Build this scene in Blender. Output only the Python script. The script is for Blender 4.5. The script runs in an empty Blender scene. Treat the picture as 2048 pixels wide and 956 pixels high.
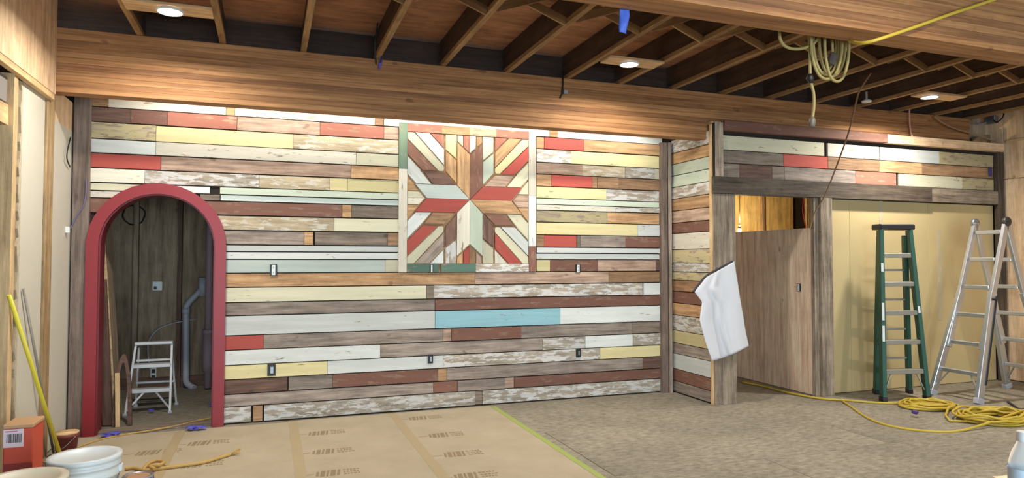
import bpy, bmesh, math, random
from mathutils import Vector, Matrix, Euler
random.seed(7)
SC = bpy.context.scene
COL = SC.collection
R = math.radians

# ------------------------------------------------------------------ camera, world, light, exposure
F, YAW, PITCH, ROLL, EYE = 1351.08, 0.345606, 0.031006, 0.001069, 1.45
camd = bpy.data.cameras.new('camera'); cam = bpy.data.objects.new('camera', camd); COL.objects.link(cam)
camd.sensor_width = 36.0; camd.sensor_fit = 'HORIZONTAL'; camd.lens = F / 2048 * 36; camd.clip_end = 200
_fw = Vector((math.sin(YAW) * math.cos(PITCH), math.cos(YAW) * math.cos(PITCH), math.sin(PITCH)))
_rt = Vector((math.cos(YAW), -math.sin(YAW), 0)); _up = _rt.cross(_fw)
_m = Matrix((_rt, _up, -_fw)).transposed()
cam.matrix_world = Matrix.Translation((0, 0, EYE)) @ _m.to_4x4() @ Matrix.Rotation(ROLL, 4, 'Z')
SC.camera = cam
wd = bpy.data.worlds.new('world'); SC.world = wd; wd.use_nodes = True
wd.node_tree.nodes['Background'].inputs[0].default_value = (0.75, 0.87, 1.0, 1)
wd.node_tree.nodes['Background'].inputs[1].default_value = 0.9
SC.view_settings.view_transform = 'Standard'; SC.view_settings.look = 'None'
SC.view_settings.exposure = 0.12; SC.view_settings.gamma = 1.0; SC.view_settings.use_curve_mapping = False


def area(name, loc, direction, sx, sy, power, color, shape='RECTANGLE', spread=180):
    l = bpy.data.lights.new(name, 'AREA'); l.shape = shape; l.size = sx
    if shape in ('RECTANGLE', 'ELLIPSE'): l.size_y = sy
    l.energy = power; l.color = color; l.spread = R(spread)
    o = bpy.data.objects.new(name, l); COL.objects.link(o); o.location = loc
    o.rotation_euler = Vector(direction).to_track_quat('-Z', 'Y').to_euler()
    return o


# daylight of the shop windows in the open rear of the room, behind the camera
area('window_daylight', (0.9, -3.8, 1.35), (0.12, 1, 0.0), 5.2, 2.1, 400, (0.72, 0.89, 1.0))
# two added unseen fill lamps over the near half, to raise the bounce light
for _x in (2.9, 6.4): area('added_fill_lamp', (_x, 1.55, 3.125), (0, 0, -1), .14, .14, 58, (1, .94, .84), 'DISK', 160)
# LED strip that lies on top of the cove behind the long beam and washes the plank wall
area('cove_strip_light', (1.42, 6.20, 2.86), (0, 0.55, -1), 4.9, 0.03, 27, (1.0, 0.93, 0.82))


# ------------------------------------------------------------------ helpers
def ray(px, py):
    u, v = px - 1024, py - 478
    cr, sr = math.cos(ROLL), math.sin(ROLL)
    u, v = u * cr + v * sr, -u * sr + v * cr
    x2, y2 = u / F, -v / F
    cp, sp = math.cos(PITCH), math.sin(PITCH)
    yc = y2 * cp + sp; zc = cp - y2 * sp
    c, s = math.cos(YAW), math.sin(YAW)
    return Vector((x2 * c + zc * s, zc * c - x2 * s, yc))


def P(px, py, X=None, Y=None, Z=None):
    """surveyed spot of the photograph: where its sight line meets the plane X, Y or Z"""
    d = ray(px, py)
    t = X / d.x if X is not None else (Y / d.y if Y is not None else (Z - EYE) / d.z)
    return Vector((d.x * t, d.y * t, d.z * t + EYE))


def lin(c, k=1.0):
    o = []
    for v in c[:3]:
        v /= 255.0
        v = v / 12.92 if v <= 0.04045 else ((v + 0.055) / 1.055) ** 2.4
        o.append(min(v * k, 0.92))
    return (*o, 1.0)


def nodes(name):
    m = bpy.data.materials.new(name); m.use_nodes = True
    nt = m.node_tree
    return m, nt, nt.nodes['Principled BSDF']


def plain(name, col, rough=0.6, metal=0.0, k=1.0, noise=0.0, scale=20, **kw):
    m, nt, b = nodes(name)
    b.inputs['Base Color'].default_value = lin(col, k); b.inputs['Roughness'].default_value = rough
    b.inputs['Metallic'].default_value = metal
    for kk, v in kw.items(): b.inputs[kk].default_value = v
    if noise:
        tc = nt.nodes.new('ShaderNodeTexCoord'); n = nt.nodes.new('ShaderNodeTexNoise')
        n.inputs['Scale'].default_value = scale; n.inputs['Detail'].default_value = 6
        nt.links.new(tc.outputs['Object'], n.inputs['Vector'])
        mx = nt.nodes.new('ShaderNodeMix'); mx.data_type = 'RGBA'
        a = lin(col, k * (1 - noise)); c = lin(col, k * (1 + noise))
        mx.inputs[6].default_value = a; mx.inputs[7].default_value = c
        nt.links.new(n.outputs['Fac'], mx.inputs[0]); nt.links.new(mx.outputs[2], b.inputs['Base Color'])
    return m


def _coords(nt, sc):
    tc = nt.nodes.new('ShaderNodeTexCoord'); oi = nt.nodes.new('ShaderNodeObjectInfo')
    mu = nt.nodes.new('ShaderNodeMath'); mu.operation = 'MULTIPLY'; mu.inputs[1].default_value = 53.0
    nt.links.new(oi.outputs['Random'], mu.inputs[0])
    ad = nt.nodes.new('ShaderNodeVectorMath'); ad.operation = 'ADD'
    nt.links.new(tc.outputs['Object'], ad.inputs[0]); nt.links.new(mu.outputs[0], ad.inputs[1])
    mp = nt.nodes.new('ShaderNodeMapping'); mp.inputs['Scale'].default_value = sc
    nt.links.new(ad.outputs[0], mp.inputs[0])
    return ad, mp, oi


def _noise(nt, vec, scale, detail=5, rough=0.6):
    n = nt.nodes.new('ShaderNodeTexNoise'); n.inputs['Scale'].default_value = scale
    n.inputs['Detail'].default_value = detail; n.inputs['Roughness'].default_value = rough
    nt.links.new(vec, n.inputs['Vector']); return n


def _ramp(nt, fac, stops):
    r = nt.nodes.new('ShaderNodeValToRGB'); e = r.color_ramp.elements
    while len(e) < len(stops): e.new(0.5)
    for el, (p, c) in zip(e, stops): el.position = p; el.color = c
    nt.links.new(fac, r.inputs[0]); return r


def _mix(nt, fac, a, b, mode='MIX'):
    m = nt.nodes.new('ShaderNodeMix'); m.data_type = 'RGBA'; m.blend_type = mode
    for i, v in ((0, fac), (6, a), (7, b)):
        if hasattr(v, 'links') or isinstance(v, bpy.types.NodeSocket): nt.links.new(v, m.inputs[i])
        else: m.inputs[i].default_value = v
    return m.outputs[2]


def wood(name, c1, c2, paint=None, chip=0.0, grain=(1.3, 16, 16), rough=0.75, k=1.42, var=0.2, knots=True, bump=0.25, scale=2.0, mottle=0.7):
    """wood with grain along the local X axis; optional paint layer worn through where chip says"""
    m, nt, b = nodes(name)
    ad, mp, oi = _coords(nt, grain)
    n1 = _noise(nt, mp.outputs[0], scale, 6, 0.65)
    col = _ramp(nt, n1.outputs['Fac'], [(0.34, lin(c1, k * .88)), (0.64, lin(c2, k * 1.04))]).outputs[0]
    mp2 = nt.nodes.new('ShaderNodeMapping'); mp2.inputs['Scale'].default_value = (grain[0] * 2, grain[1] * 6, grain[2] * 6)
    nt.links.new(ad.outputs[0], mp2.inputs[0])
    n2 = _noise(nt, mp2.outputs[0], scale * 1.2, 3, 0.5)
    fine = _ramp(nt, n2.outputs['Fac'], [(0.3, (0.80, 0.78, 0.76, 1)), (0.6, (1.03, 1.03, 1.03, 1))]).outputs[0]
    col = _mix(nt, 0.8, col, fine, 'MULTIPLY')
    if mottle:
        nm = _noise(nt, ad.outputs[0], 4.5, 7, 0.7)
        mo_ = _ramp(nt, nm.outputs['Fac'], [(0.36, (0.80, 0.78, 0.77, 1)), (0.56, (1.12, 1.12, 1.12, 1))]).outputs[0]
        col = _mix(nt, mottle, col, mo_, 'MULTIPLY')
    if knots:
        mp3 = nt.nodes.new('ShaderNodeMapping'); mp3.inputs['Scale'].default_value = (3.0, 5.5, 5.5)
        nt.links.new(ad.outputs[0], mp3.inputs[0])
        n3 = _noise(nt, mp3.outputs[0], 1.6, 2, 0.5)
        kn = _ramp(nt, n3.outputs['Fac'], [(0.24, (0.45, 0.4, 0.36, 1)), (0.30, (1, 1, 1, 1))]).outputs[0]
        col = _mix(nt, 0.75, col, kn, 'MULTIPLY')
    if paint:
        mp4 = nt.nodes.new('ShaderNodeMapping'); mp4.inputs['Scale'].default_value = (3.0, 13, 13)
        nt.links.new(ad.outputs[0], mp4.inputs[0])
        n4 = _noise(nt, mp4.outputs[0], 2.2, 8, 0.68)
        t = 0.30 + 0.42 * chip
        mask = _ramp(nt, n4.outputs['Fac'], [(t - 0.02, (0, 0, 0, 1)), (t + 0.02, (1, 1, 1, 1))]).outputs[0]
        n5 = _noise(nt, mp.outputs[0], 1.2, 4, 0.6)
        pc = _ramp(nt, n5.outputs['Fac'], [(0.3, lin(paint, 0.98)), (0.7, lin(paint, 1.2))]).outputs[0]
        col = _mix(nt, mask, col, pc)
    hv = nt.nodes.new('ShaderNodeHueSaturation')
    mr = nt.nodes.new('ShaderNodeMapRange'); mr.inputs['To Min'].default_value = 1 - var; mr.inputs['To Max'].default_value = 1 + var * 0.7
    nt.links.new(oi.outputs['Random'], mr.inputs['Value']); nt.links.new(mr.outputs[0], hv.inputs['Value'])
    nt.links.new(col, hv.inputs['Color']); nt.links.new(hv.outputs[0], b.inputs['Base Color'])
    b.inputs['Roughness'].default_value = rough
    bp = nt.nodes.new('ShaderNodeBump'); bp.inputs['Strength'].default_value = bump; bp.inputs['Distance'].default_value = 0.004
    nt.links.new(n2.outputs['Fac'], bp.inputs['Height']); nt.links.new(bp.outputs[0], b.inputs['Normal'])
    return m


class MB:
    def __init__(self): self.bm = bmesh.new()

    def box(self, c, s, rot=None, bev=0.0):
        g = bmesh.ops.create_cube(self.bm, size=1.0)
        vs = g['verts']
        M = Matrix.Translation(c) @ (rot.to_4x4() if rot else Matrix.Identity(4)) @ Matrix.Diagonal((*s, 1))
        bmesh.ops.transform(self.bm, matrix=M, verts=vs)
        if bev:
            es = list({e for v in vs for e in v.link_edges})
            bmesh.ops.bevel(self.bm, geom=es, offset=bev, segments=1, affect='EDGES', profile=0.5)
        return self

    def bar(self, a, b, w, t, up=(0, 0, 1), bev=0.0):
        a, b = Vector(a), Vector(b); x = (b - a); L = x.length; x.normalize()
        z = Vector(up); z = (z - x * z.dot(x))
        if z.length < 1e-4: z = Vector((0, 1, 0)) - x * x.y
        z.normalize(); y = z.cross(x)
        return self.box((a + b) / 2, (L, t, w), Matrix((x, y, z)).transposed(), bev)

    def tube(self, pts, r, seg=8, closed=False, cap=True):
        pts = [Vector(p) for p in pts]; n = len(pts); rings = []
        nor = None
        for i, p in enumerate(pts):
            if closed: t = pts[(i + 1) % n] - pts[i - 1]
            else: t = pts[min(i + 1, n - 1)] - pts[max(i - 1, 0)]
            if t.length < 1e-9: t = Vector((0, 0, 1))
            t.normalize()
            if nor is None:
                nor = Vector((0, 0, 1)) if abs(t.z) < 0.9 else Vector((1, 0, 0))
            nor = nor - t * nor.dot(t)
            if nor.length < 1e-5: nor = Vector((1, 0, 0)) - t * t.x
            nor.normalize(); bi = t.cross(nor)
            rr = r[i] if isinstance(r, (list, tuple)) else r
            rings.append([self.bm.verts.new(p + (nor * math.cos(k * 2 * math.pi / seg) + bi * math.sin(k * 2 * math.pi / seg)) * rr) for k in range(seg)])
        m = n if closed else n - 1
        for i in range(m):
            A, B = rings[i], rings[(i + 1) % n]
            for k in range(seg):
                f = self.bm.faces.new((A[k], A[(k + 1) % seg], B[(k + 1) % seg], B[k])); f.smooth = True
        if cap and not closed:
            self.bm.faces.new(rings[0][::-1]); self.bm.faces.new(rings[-1])
        return self

    def lathe(self, prof, c=(0, 0, 0), seg=28, axis=None):
        """profile of (radius, height) pairs turned about the vertical through c"""
        c = Vector(c); rings = []
        for r, h in prof:
            if r < 1e-5: rings.append([self.bm.verts.new(c + Vector((0, 0, h)))])
            else: rings.append([self.bm.verts.new(c + Vector((r * math.cos(2 * math.pi * k / seg), r * math.sin(2 * math.pi * k / seg), h))) for k in range(seg)])
        for A, B in zip(rings, rings[1:]):
            for k in range(seg):
                k2 = (k + 1) % seg
                if len(A) == 1 and len(B) == 1: continue
                if len(A) == 1: f = self.bm.faces.new((A[0], B[k2], B[k]))
                elif len(B) == 1: f = self.bm.faces.new((A[k], A[k2], B[0]))
                else: f = self.bm.faces.new((A[k], A[k2], B[k2], B[k]))
                f.smooth = True
        return self

    def prism(self, poly, depth, fn):
        """outline poly of (u, v) pushed from w=0 to w=depth; fn maps (u, v, w) to space"""
        n = len(poly)
        A = [self.bm.verts.new(fn(u, v, 0.0)) for u, v in poly]; B = [self.bm.verts.new(fn(u, v, depth)) for u, v in poly]
        self.bm.faces.new(A[::-1]); self.bm.faces.new(B)
        for i in range(n): self.bm.faces.new((A[i], A[(i + 1) % n], B[(i + 1) % n], B[i]))
        return self

    def grid(self, fn, nu, nv):
        V = [[self.bm.verts.new(fn(i / nu, j / nv)) for i in range(nu + 1)] for j in range(nv + 1)]
        for j in range(nv):
            for i in range(nu):
                f = self.bm.faces.new((V[j][i], V[j][i + 1], V[j + 1][i + 1], V[j + 1][i])); f.smooth = True
        return self

    def build(self, name, mat, parent=None, origin=None):
        bmesh.ops.recalc_face_normals(self.bm, faces=self.bm.faces)
        me = bpy.data.meshes.new(name)
        if origin is not None: bmesh.ops.translate(self.bm, vec=-Vector(origin), verts=self.bm.verts)
        self.bm.to_mesh(me); self.bm.free(); me.materials.append(mat)
        o = bpy.data.objects.new(name, me); COL.objects.link(o)
        if origin is not None: o.location = origin
        attach(o, parent); return o


def attach(o, parent):
    if parent is not None:
        o.parent = parent; o.matrix_parent_inverse = world(parent).inverted()


def world(o):
    m = o.matrix_basis.copy()
    if o.parent is not None: m = world(o.parent) @ o.matrix_parent_inverse @ m
    return m


def thing(name, loc, label, cat, group=None):
    o = bpy.data.objects.new(name, None); COL.objects.link(o); o.location = loc; o.empty_display_size = 0.1
    return tag(o, label, cat, group)


def tag(o, label, cat, group=None):
    o['label'] = label; o['category'] = cat
    if group: o['group'] = group
    return o


def struct(o): o['kind'] = 'structure'; return o


_cache = {}


def board(name, a, b, w, t, mat, parent=None, up=(0, 0, 1), bev=0.002):
    """one board from a to b: local X along it, local Z across its width, local Y through its thickness"""
    a, b = Vector(a), Vector(b); x = b - a; L = x.length; x.normalize()
    z = Vector(up); z = z - x * z.dot(x); z.normalize(); y = z.cross(x)
    key = (round(L, 3), round(w, 3), round(t, 3), bev, mat.name)
    if key not in _cache:
        q = MB(); q.box((0, 0, 0), (L, t, w), None, bev)
        me = bpy.data.meshes.new(name); q.bm.to_mesh(me); q.bm.free(); me.materials.append(mat); _cache[key] = me
    o = bpy.data.objects.new(name, _cache[key]); COL.objects.link(o)
    o.matrix_basis = Matrix.Translation((a + b) / 2) @ Matrix((x, y, z)).transposed().to_4x4()
    attach(o, parent); return o


def smooth(pts, n=6, closed=False):
    """Catmull-Rom through the points"""
    pts = [Vector(p) for p in pts]; out = []; N = len(pts)
    rng = range(N) if closed else range(N - 1)
    for i in rng:
        p0 = pts[(i - 1) % N] if closed or i > 0 else pts[0]; p1 = pts[i]; p2 = pts[(i + 1) % N]
        p3 = pts[(i + 2) % N] if closed or i + 2 < N else pts[-1]
        for k in range(n):
            t = k / n
            out.append(0.5 * ((2 * p1) + (p2 - p0) * t + (2 * p0 - 5 * p1 + 4 * p2 - p3) * t * t + (3 * p1 - p0 - 3 * p2 + p3) * t ** 3))
    if not closed: out.append(pts[-1])
    return out


def cable(name, pts, r, mat, label=None, cat='cable', parent=None, n=6, seg=7):
    pts = smooth(pts, n)
    o = MB().tube(pts, r, seg).build(name, mat, parent)
    if label: tag(o, label, cat)
    return o


# ------------------------------------------------------------------ materials
BARE = ((112, 98, 84), (150, 136, 118))
def paintm(name, paint, chip, bare=BARE, **k): return wood(name, bare[0], bare[1], paint, chip, mottle=0.5, **k)
PL = {
    'W': paintm('white_paint', (202, 206, 202), 0.10),
    'w': paintm('warm_white_paint', (206, 200, 184), 0.22),
    'C': paintm('cream_paint', (206, 194, 146), 0.10),
    'c': paintm('pale_cream_paint', (198, 194, 168), 0.16),
    'R': paintm('red_paint', (172, 78, 68), 0.10, ((110, 80, 62), (140, 100, 80))),
    'r': paintm('faded_red_paint', (168, 106, 88), 0.30, ((140, 112, 92), (160, 130, 108))),
    'N': paintm('red_brown_stain', (122, 84, 70), 0.30, ((112, 90, 74), (128, 100, 84))),
    'D': wood('dark_red_brown_wood', (78, 58, 50), (104, 78, 66)),
    'B': wood('brown_wood', (112, 86, 62), (150, 118, 88)),
    'b': wood('tan_brown_wood', (140, 108, 76), (174, 140, 102)),
    'T': wood('pinkish_brown_wood', (134, 110, 94), (168, 144, 126)),
    'G': wood('grey_brown_weathered_wood', (106, 96, 88), (142, 130, 120)),
    'g': wood('dark_grey_weathered_wood', (88, 78, 68), (122, 110, 98)),
    'K': paintm('chipped_white_paint', (204, 202, 198), 0.50, ((130, 122, 108), (160, 150, 136))),
    'k': paintm('chipped_pale_paint', (196, 190, 176), 0.58, ((142, 128, 104), (170, 156, 130))),
    'E': paintm('pale_green_paint', (184, 194, 176), 0.12),
    'e': paintm('grey_green_paint', (180, 190, 184), 0.08),
    'F': paintm('deep_green_paint', (112, 134, 112), 0.25),
    'f': paintm('teal_green_paint', (84, 112, 98), 0.25),
    'U': paintm('light_blue_paint', (146, 192, 204), 0.08),
    'H': paintm('khaki_worn_paint', (178, 166, 128), 0.35),
}
GL = [wood('laminated_beam_wood_%s' % n, c1, c2, grain=(0.7, 18, 18), var=0.14, k=1.06, bump=0.1, mottle=.3) for n, c1, c2 in (('mid', (132, 87, 52), (170, 122, 76)), ('light', (146, 99, 60), (183, 135, 88)), ('dark', (118, 76, 46), (154, 108, 68)))]
joistw = wood('joist_timber', (150, 116, 76), (180, 146, 102), grain=(1, 10, 10), var=0.12, k=0.9)
webw = wood('shaded_joist_web', (70, 52, 40), (92, 70, 52), grain=(1, 8, 8), var=.1, k=.9)  # web tone darkened: the shade on the joist sides is in this colour
deckw = wood('roof_deck_plywood', (142, 98, 70), (168, 122, 90), grain=(1.0, 6, 6), var=0.12, k=1.3, bump=0.1)
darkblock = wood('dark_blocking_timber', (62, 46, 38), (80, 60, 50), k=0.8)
weather = wood('weathered_post_wood', (102, 90, 78), (150, 136, 118), grain=(0.9, 12, 12), bump=0.6, scale=2.6, mottle=1.0)
weatherd = wood('dark_weathered_wood', (50, 43, 37), (86, 74, 62), grain=(0.9, 12, 12), bump=0.6, scale=2.6, mottle=1.0)
trimw = wood('dark_weathered_trim_wood', (84, 72, 64), (120, 104, 94), grain=(0.9, 12, 12), bump=0.5)
plyw = wood('pale_plywood', (186, 152, 118), (212, 180, 146), grain=(0.8, 7, 7), var=0.08, bump=0.1)
plyp = wood('pink_plywood', (182, 150, 128), (210, 180, 156), grain=(0.8, 9, 9), var=0.04, bump=0.1, k=1.6, mottle=.35)
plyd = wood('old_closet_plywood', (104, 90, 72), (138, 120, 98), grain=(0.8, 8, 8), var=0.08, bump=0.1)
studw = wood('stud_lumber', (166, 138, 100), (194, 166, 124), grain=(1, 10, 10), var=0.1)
drywall = plain('drywall_paper', (204, 199, 184), 0.85, k=1.0, noise=0.04, scale=3)
tanboard = plain('tan_wallboard', (172, 154, 112), 0.8, k=1.35, noise=0.07, scale=2.5)
mud = plain('joint_compound', (190, 178, 146), 0.85, k=1.0, noise=0.15, scale=12)
redp = plain('arch_red_paint', (132, 30, 38), 0.42, k=1.1, noise=0.08, scale=5)
black = plain('black_plastic', (24, 24, 26), 0.5)
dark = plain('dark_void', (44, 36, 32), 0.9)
alu = plain('aluminium', (200, 204, 210), 0.38, metal=0.85)
steel = plain('galvanised_steel', (150, 154, 160), 0.4, metal=0.8)
whitep = plain('white_plastic', (222, 226, 226), 0.45)
greenf = plain('green_fibreglass', (26, 78, 64), 0.5, noise=0.08, scale=30)
greyp = plain('grey_pvc', (172, 176, 186), 0.5)
pinkp = plain('pinkish_pvc', (164, 142, 150), 0.55)
yellow = plain('yellow_cord_jacket', (190, 164, 58), 0.55)
yellowp = plain('yellow_handle_paint', (212, 200, 60), 0.4)
ropet = plain('tan_cord_jacket', (186, 150, 84), 0.7)
bluetape = plain('blue_tape', (76, 108, 208), 0.6)
purptape = plain('purple_blue_tape', (92, 88, 190), 0.65)
browncab = plain('brown_cable', (120, 92, 62), 0.6)

# ------------------------------------------------------------------ the shell
XL, XR, YB, YF = -1.537, 8.45, 6.50, 5.72
# floor: weathered plywood
m, nt, b = nodes('worn_plywood_floor')
tc = nt.nodes.new('ShaderNodeTexCoord')
mp = nt.nodes.new('ShaderNodeMapping'); mp.inputs['Scale'].default_value = (6, 13, 1); nt.links.new(tc.outputs['Object'], mp.inputs[0])
n1 = _noise(nt, mp.outputs[0], 2.2, 8, 0.7); n2 = _noise(nt, tc.outputs['Object'], 1.1, 6, 0.6)
c1 = _ramp(nt, n1.outputs['Fac'], [(0.30, lin((100, 92, 78))), (0.46, lin((132, 124, 108))), (0.70, lin((162, 154, 138)))]).outputs[0]
c2 = _ramp(nt, n2.outputs['Fac'], [(0.35, (0.80, 0.80, 0.80, 1)), (0.62, (1.12, 1.12, 1.12, 1))]).outputs[0]
nt.links.new(_mix(nt, 1.0, c1, c2, 'MULTIPLY'), b.inputs['Base Color']); b.inputs['Roughness'].default_value = 0.8
floorm = m
floor = struct(MB().box((3.4, 2.5, -0.05), (10.6, 13.4, 0.1)).build('floor', floorm, origin=(3.4, 2.5, -0.05)))
# subfloor sheets with open joints, laid on the floor slab
for i, x in enumerate((2.2, 4.64, 7.08)):
    for j in range(4):
        y0 = 0.4 + j * 1.22; x0 = x + (0.0 if j % 2 else -1.22)
        x1 = min(x0 + 2.436, XR); x0 = max(x0, -1.5)
        if x1 - x0 < 0.1: continue
        MB().box(((x0 + x1) / 2, y0 + 0.61, 0.002), (x1 - x0 - 0.003, 1.2165, 0.005)).build('floor_panel', floorm, floor, origin=((x0 + x1) / 2, y0 + 0.61, 0.002))
ceiling = struct(MB().box((3.4, 1.5, 3.50), (10.6, 11.0, 0.06)).build('ceiling', dark))
for i in range(-1, 5):
    for j in range(-1, 6):
        cx, cy = -0.949 + 0.605 * 4 * i + 1.21, 1.0 + 1.22 * j + 0.61
        if cx > 9.6: continue
        board('deck_panel', (cx - 1.205, cy, 3.425), (cx + 1.205, cy, 3.425), 1.212, 0.018, deckw, ceiling, up=(0, 1, 0), bev=0)
JX = [-0.949, -0.363, 0.252, 0.858, 1.438, 2.043, 2.654, 3.218] + [3.82 + 0.605 * i for i in range(8)]
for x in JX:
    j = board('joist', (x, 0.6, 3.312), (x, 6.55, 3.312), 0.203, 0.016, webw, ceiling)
    board('flange', (x, 0.6, 3.190), (x, 6.55, 3.190), 0.036, 0.046, joistw, j, bev=.001)
for a, bb in zip(JX, JX[1:]):
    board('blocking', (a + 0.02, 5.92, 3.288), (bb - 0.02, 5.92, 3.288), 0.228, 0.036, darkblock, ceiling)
    board('brace', (a + 0.02, 4.38, 3.19), (bb - 0.02, 4.38, 3.395), 0.06, 0.019, joistw, ceiling, bev=0.001)
    board('brace', (a + 0.02, 4.46, 3.395), (bb - 0.02, 4.46, 3.19), 0.06, 0.019, joistw, ceiling, bev=0.001)

# long beams
def glulam_beam(y0, y1, x0, x1, label):
    t = thing('laminated_beam', ((x0 + x1) / 2, (y0 + y1) / 2, 2.69), label, 'beam')
    n = 11; h = 0.48 / n; rg = random.Random(int(y0 * 100))
    for i in range(n):
        z = 2.69 + h * (i + 0.5)
        board('lamination', (x0, (y0 + y1) / 2, z), (x1, (y0 + y1) / 2, z), h - 0.0008, y1 - y0 - (0.001 if i % 2 else 0), GL[rg.choice((0, 0, 1, 2))], t, bev=0.0012)
    return t
glulam_beam(5.80, 5.94, XL, 8.0, 'long laminated timber beam running across in front of the coloured plank wall')
glulam_beam(2.74, 2.92, XL, XR, 'near laminated timber beam overhead with yellow cord hanging from it')
# cove lid between beam and wall keeps the strip hidden, strip itself lies on a ledge
struct(MB().box((1.35, 6.22, 2.94), (5.75, 0.56, 0.03)).build('trim_1', darkblock))
o = MB().box((1.42, 6.20, 2.90), (4.9, 0.02, 0.012)).build('light_strip', plain('strip_diffuser', (240, 230, 210), 0.5))
tag(o, 'thin light strip hidden above the plank wall behind the long beam', 'lamp')

# ------------------------------------------------------------------ back wall of reclaimed planks with the arched opening
AC, AZ, AR, AO = -0.885, 1.567, 0.443, 0.533          # arch centre, spring height, inner and outer radius
arc = [(AC + AR * math.cos(a), AZ + AR * math.sin(a)) for a in [math.pi * i / 28 for i in range(29)]]
poly = [(XL - 0.1, 0), (XL - 0.1, 2.93), (4.25, 2.93), (4.25, 0), (AC + AR, 0)] + arc + [(AC - AR, 0)]
wall_back = struct(MB().prism(poly, 0.10, lambda u, v, w: Vector((u, 6.50 + w, v))).build('wall_back', dark))


def wx(px, z, y=6.475):
    d = ray(px, 522); x = d.x * y / d.y
    for _ in range(3):                                   # refine for the height of the row
        p = Vector((x, y, z - EYE)); c, s = math.cos(YAW), math.sin(YAW)
        zc = p.y * c + p.x * s; z2 = zc * math.cos(PITCH) + p.z * math.sin(PITCH)
        v = -F * (p.z * math.cos(PITCH) - zc * math.sin(PITCH)) / z2 + 478
        d = ray(px, v); x = d.x * y / d.y
    return x


ZE = [2.87, 2.731, 2.604, 2.464, 2.342, 2.216, 2.093, 2.027, 1.967, 1.842, 1.711, 1.582, 1.520, 1.454, 1.330, 1.204, 1.069, 0.954, 0.779, 0.650, 0.519, 0.393, 0.264, 0.153, 0.010]
S0, S1 = 797, 1073
ROWS = [
    [(168, 217, 'B'), (217, 452, 'w'), (452, 470, 'b'), (470, 750, 'w'), (750, 768, 'B'), (768, 1098, 'W'), (1098, 1115, 'b'), (1115, 1324, 'W')],
    [(168, 262, 'D'), (262, 335, 'N'), (335, 474, 'r'), (474, 640, 'T'), (640, 768, 'r'), (768, S0, 'T'), (S1, 1088, 'b'), (1088, 1167, 'R'), (1167, 1324, 'b')],
    [(168, 312, 'H'), (312, 586, 'C'), (586, S0, 'k'), (S1, 1142, 'K'), (1142, 1324, 'C')],
    [(168, 312, 'W'), (312, 712, 'w'), (712, S0, 'c'), (S1, 1165, 'T'), (1165, 1250, 'k'), (1250, 1309, 'K'), (1309, 1324, 'c')],
    [(168, 176, 'g'), (176, 322, 'R'), (322, 702, 'T'), (702, S0, 'b'), (S1, 1103, 'b'), (1103, 1184, 'R'), (1184, 1194, 'B'), (1194, 1236, 'B'), (1236, 1324, 'B')],
    [(168, 290, 'w'), (290, 518, 'K'), (518, 660, 'k'), (660, 695, 'C'), (695, S0, 'C'), (S1, 1213, 'C'), (1213, 1324, 'K')],
    [(168, 300, 'c'), (300, 420, 'W'), (440, S0, 'E'), (S1, 1324, 'E')],
    [(168, 300, 'w'), (400, 440, 'g'), (441, S0, 'e'), (S1, 1230, 'w'), (1230, 1324, 'K')],
    [(166, 300, 'N'), (310, 684, 'N'), (684, 703, 'b'), (703, S0, 'g'), (S1, 1215, 'H'), (1215, 1324, 'b')],
    [(164, 180, 'C'), (430, 668, 'k'), (668, S0, 'c'), (S1, 1275, 'C'), (1275, 1324, 'W')],
    [(164, 180, 'N'), (440, 608, 'G'), (608, 626, 'b'), (630, 775, 'g'), (775, S0, 'B'), (S1, 1088, 'B'), (1088, 1153, 'R'), (1153, 1160, 'g'), (1160, 1250, 'G'), (1250, 1324, 'N')],
    [(164, 180, 'w'), (440, S0, 'W'), (S1, 1324, 'W')],
    [(164, 180, 'B'), (440, S0, 'W'), (S1, 1324, 'W')],
    [(164, 180, 'r'), (440, 770, 'e'), (770, S0, 'c'), (S1, 1100, 'C'), (1100, 1195, 'N'), (1195, 1311, 'T'), (1311, 1324, 'D')],
    [(164, 180, 'w'), (440, 950, 'b'), (950, 1217, 'T'), (1217, 1324, 'B')],
    [(164, 180, 'N'), (440, 853, 'c'), (853, 867, 'g'), (867, 1285, 'K'), (1287, 1324, 'W')],
    [(164, 180, 'w'), (440, 870, 'G'), (870, 1060, 'N'), (1060, 1324, 'N')],
    [(164, 180, 'w'), (440, 870, 'W'), (870, 1120, 'U'), (1120, 1324, 'W')],
    [(164, 180, 'R'), (440, 527, 'R'), (527, 886, 'G'), (886, 903, 'T'), (903, 1042, 'N'), (1042, 1265, 'G'), (1265, 1324, 'g')],
    [(164, 180, 'W'), (440, 760, 'W'), (760, 1085, 'G'), (1085, 1170, 'K'), (1170, 1265, 'W'), (1265, 1324, 'K')],
    [(164, 180, 'C'), (440, 655, 'C'), (655, 886, 'W'), (886, 1200, 'K'), (1200, 1324, 'C')],
    [(164, 180, 'B'), (440, 575, 'D'), (577, 665, 'G'), (665, 876, 'N'), (876, 894, 'b'), (894, 1285, 'G'), (1285, 1324, 'D')],
    [(164, 180, 'w'), (440, 866, 'G'), (866, 915, 'N'), (915, 1010, 'G'), (1010, 1028, 'T'), (1028, 1324, 'N')],
    [(164, 180, 'C'), (440, 502, 'K'), (506, 525, 'b'), (528, 950, 'K'), (950, 965, 'g'), (965, 1324, 'K')],
]
CUT = 0.488


def acut(z, side):
    h = CUT if z <= AZ else math.sqrt(max(0.0, CUT * CUT - (z - AZ) ** 2))
    return AC + side * h


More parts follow.
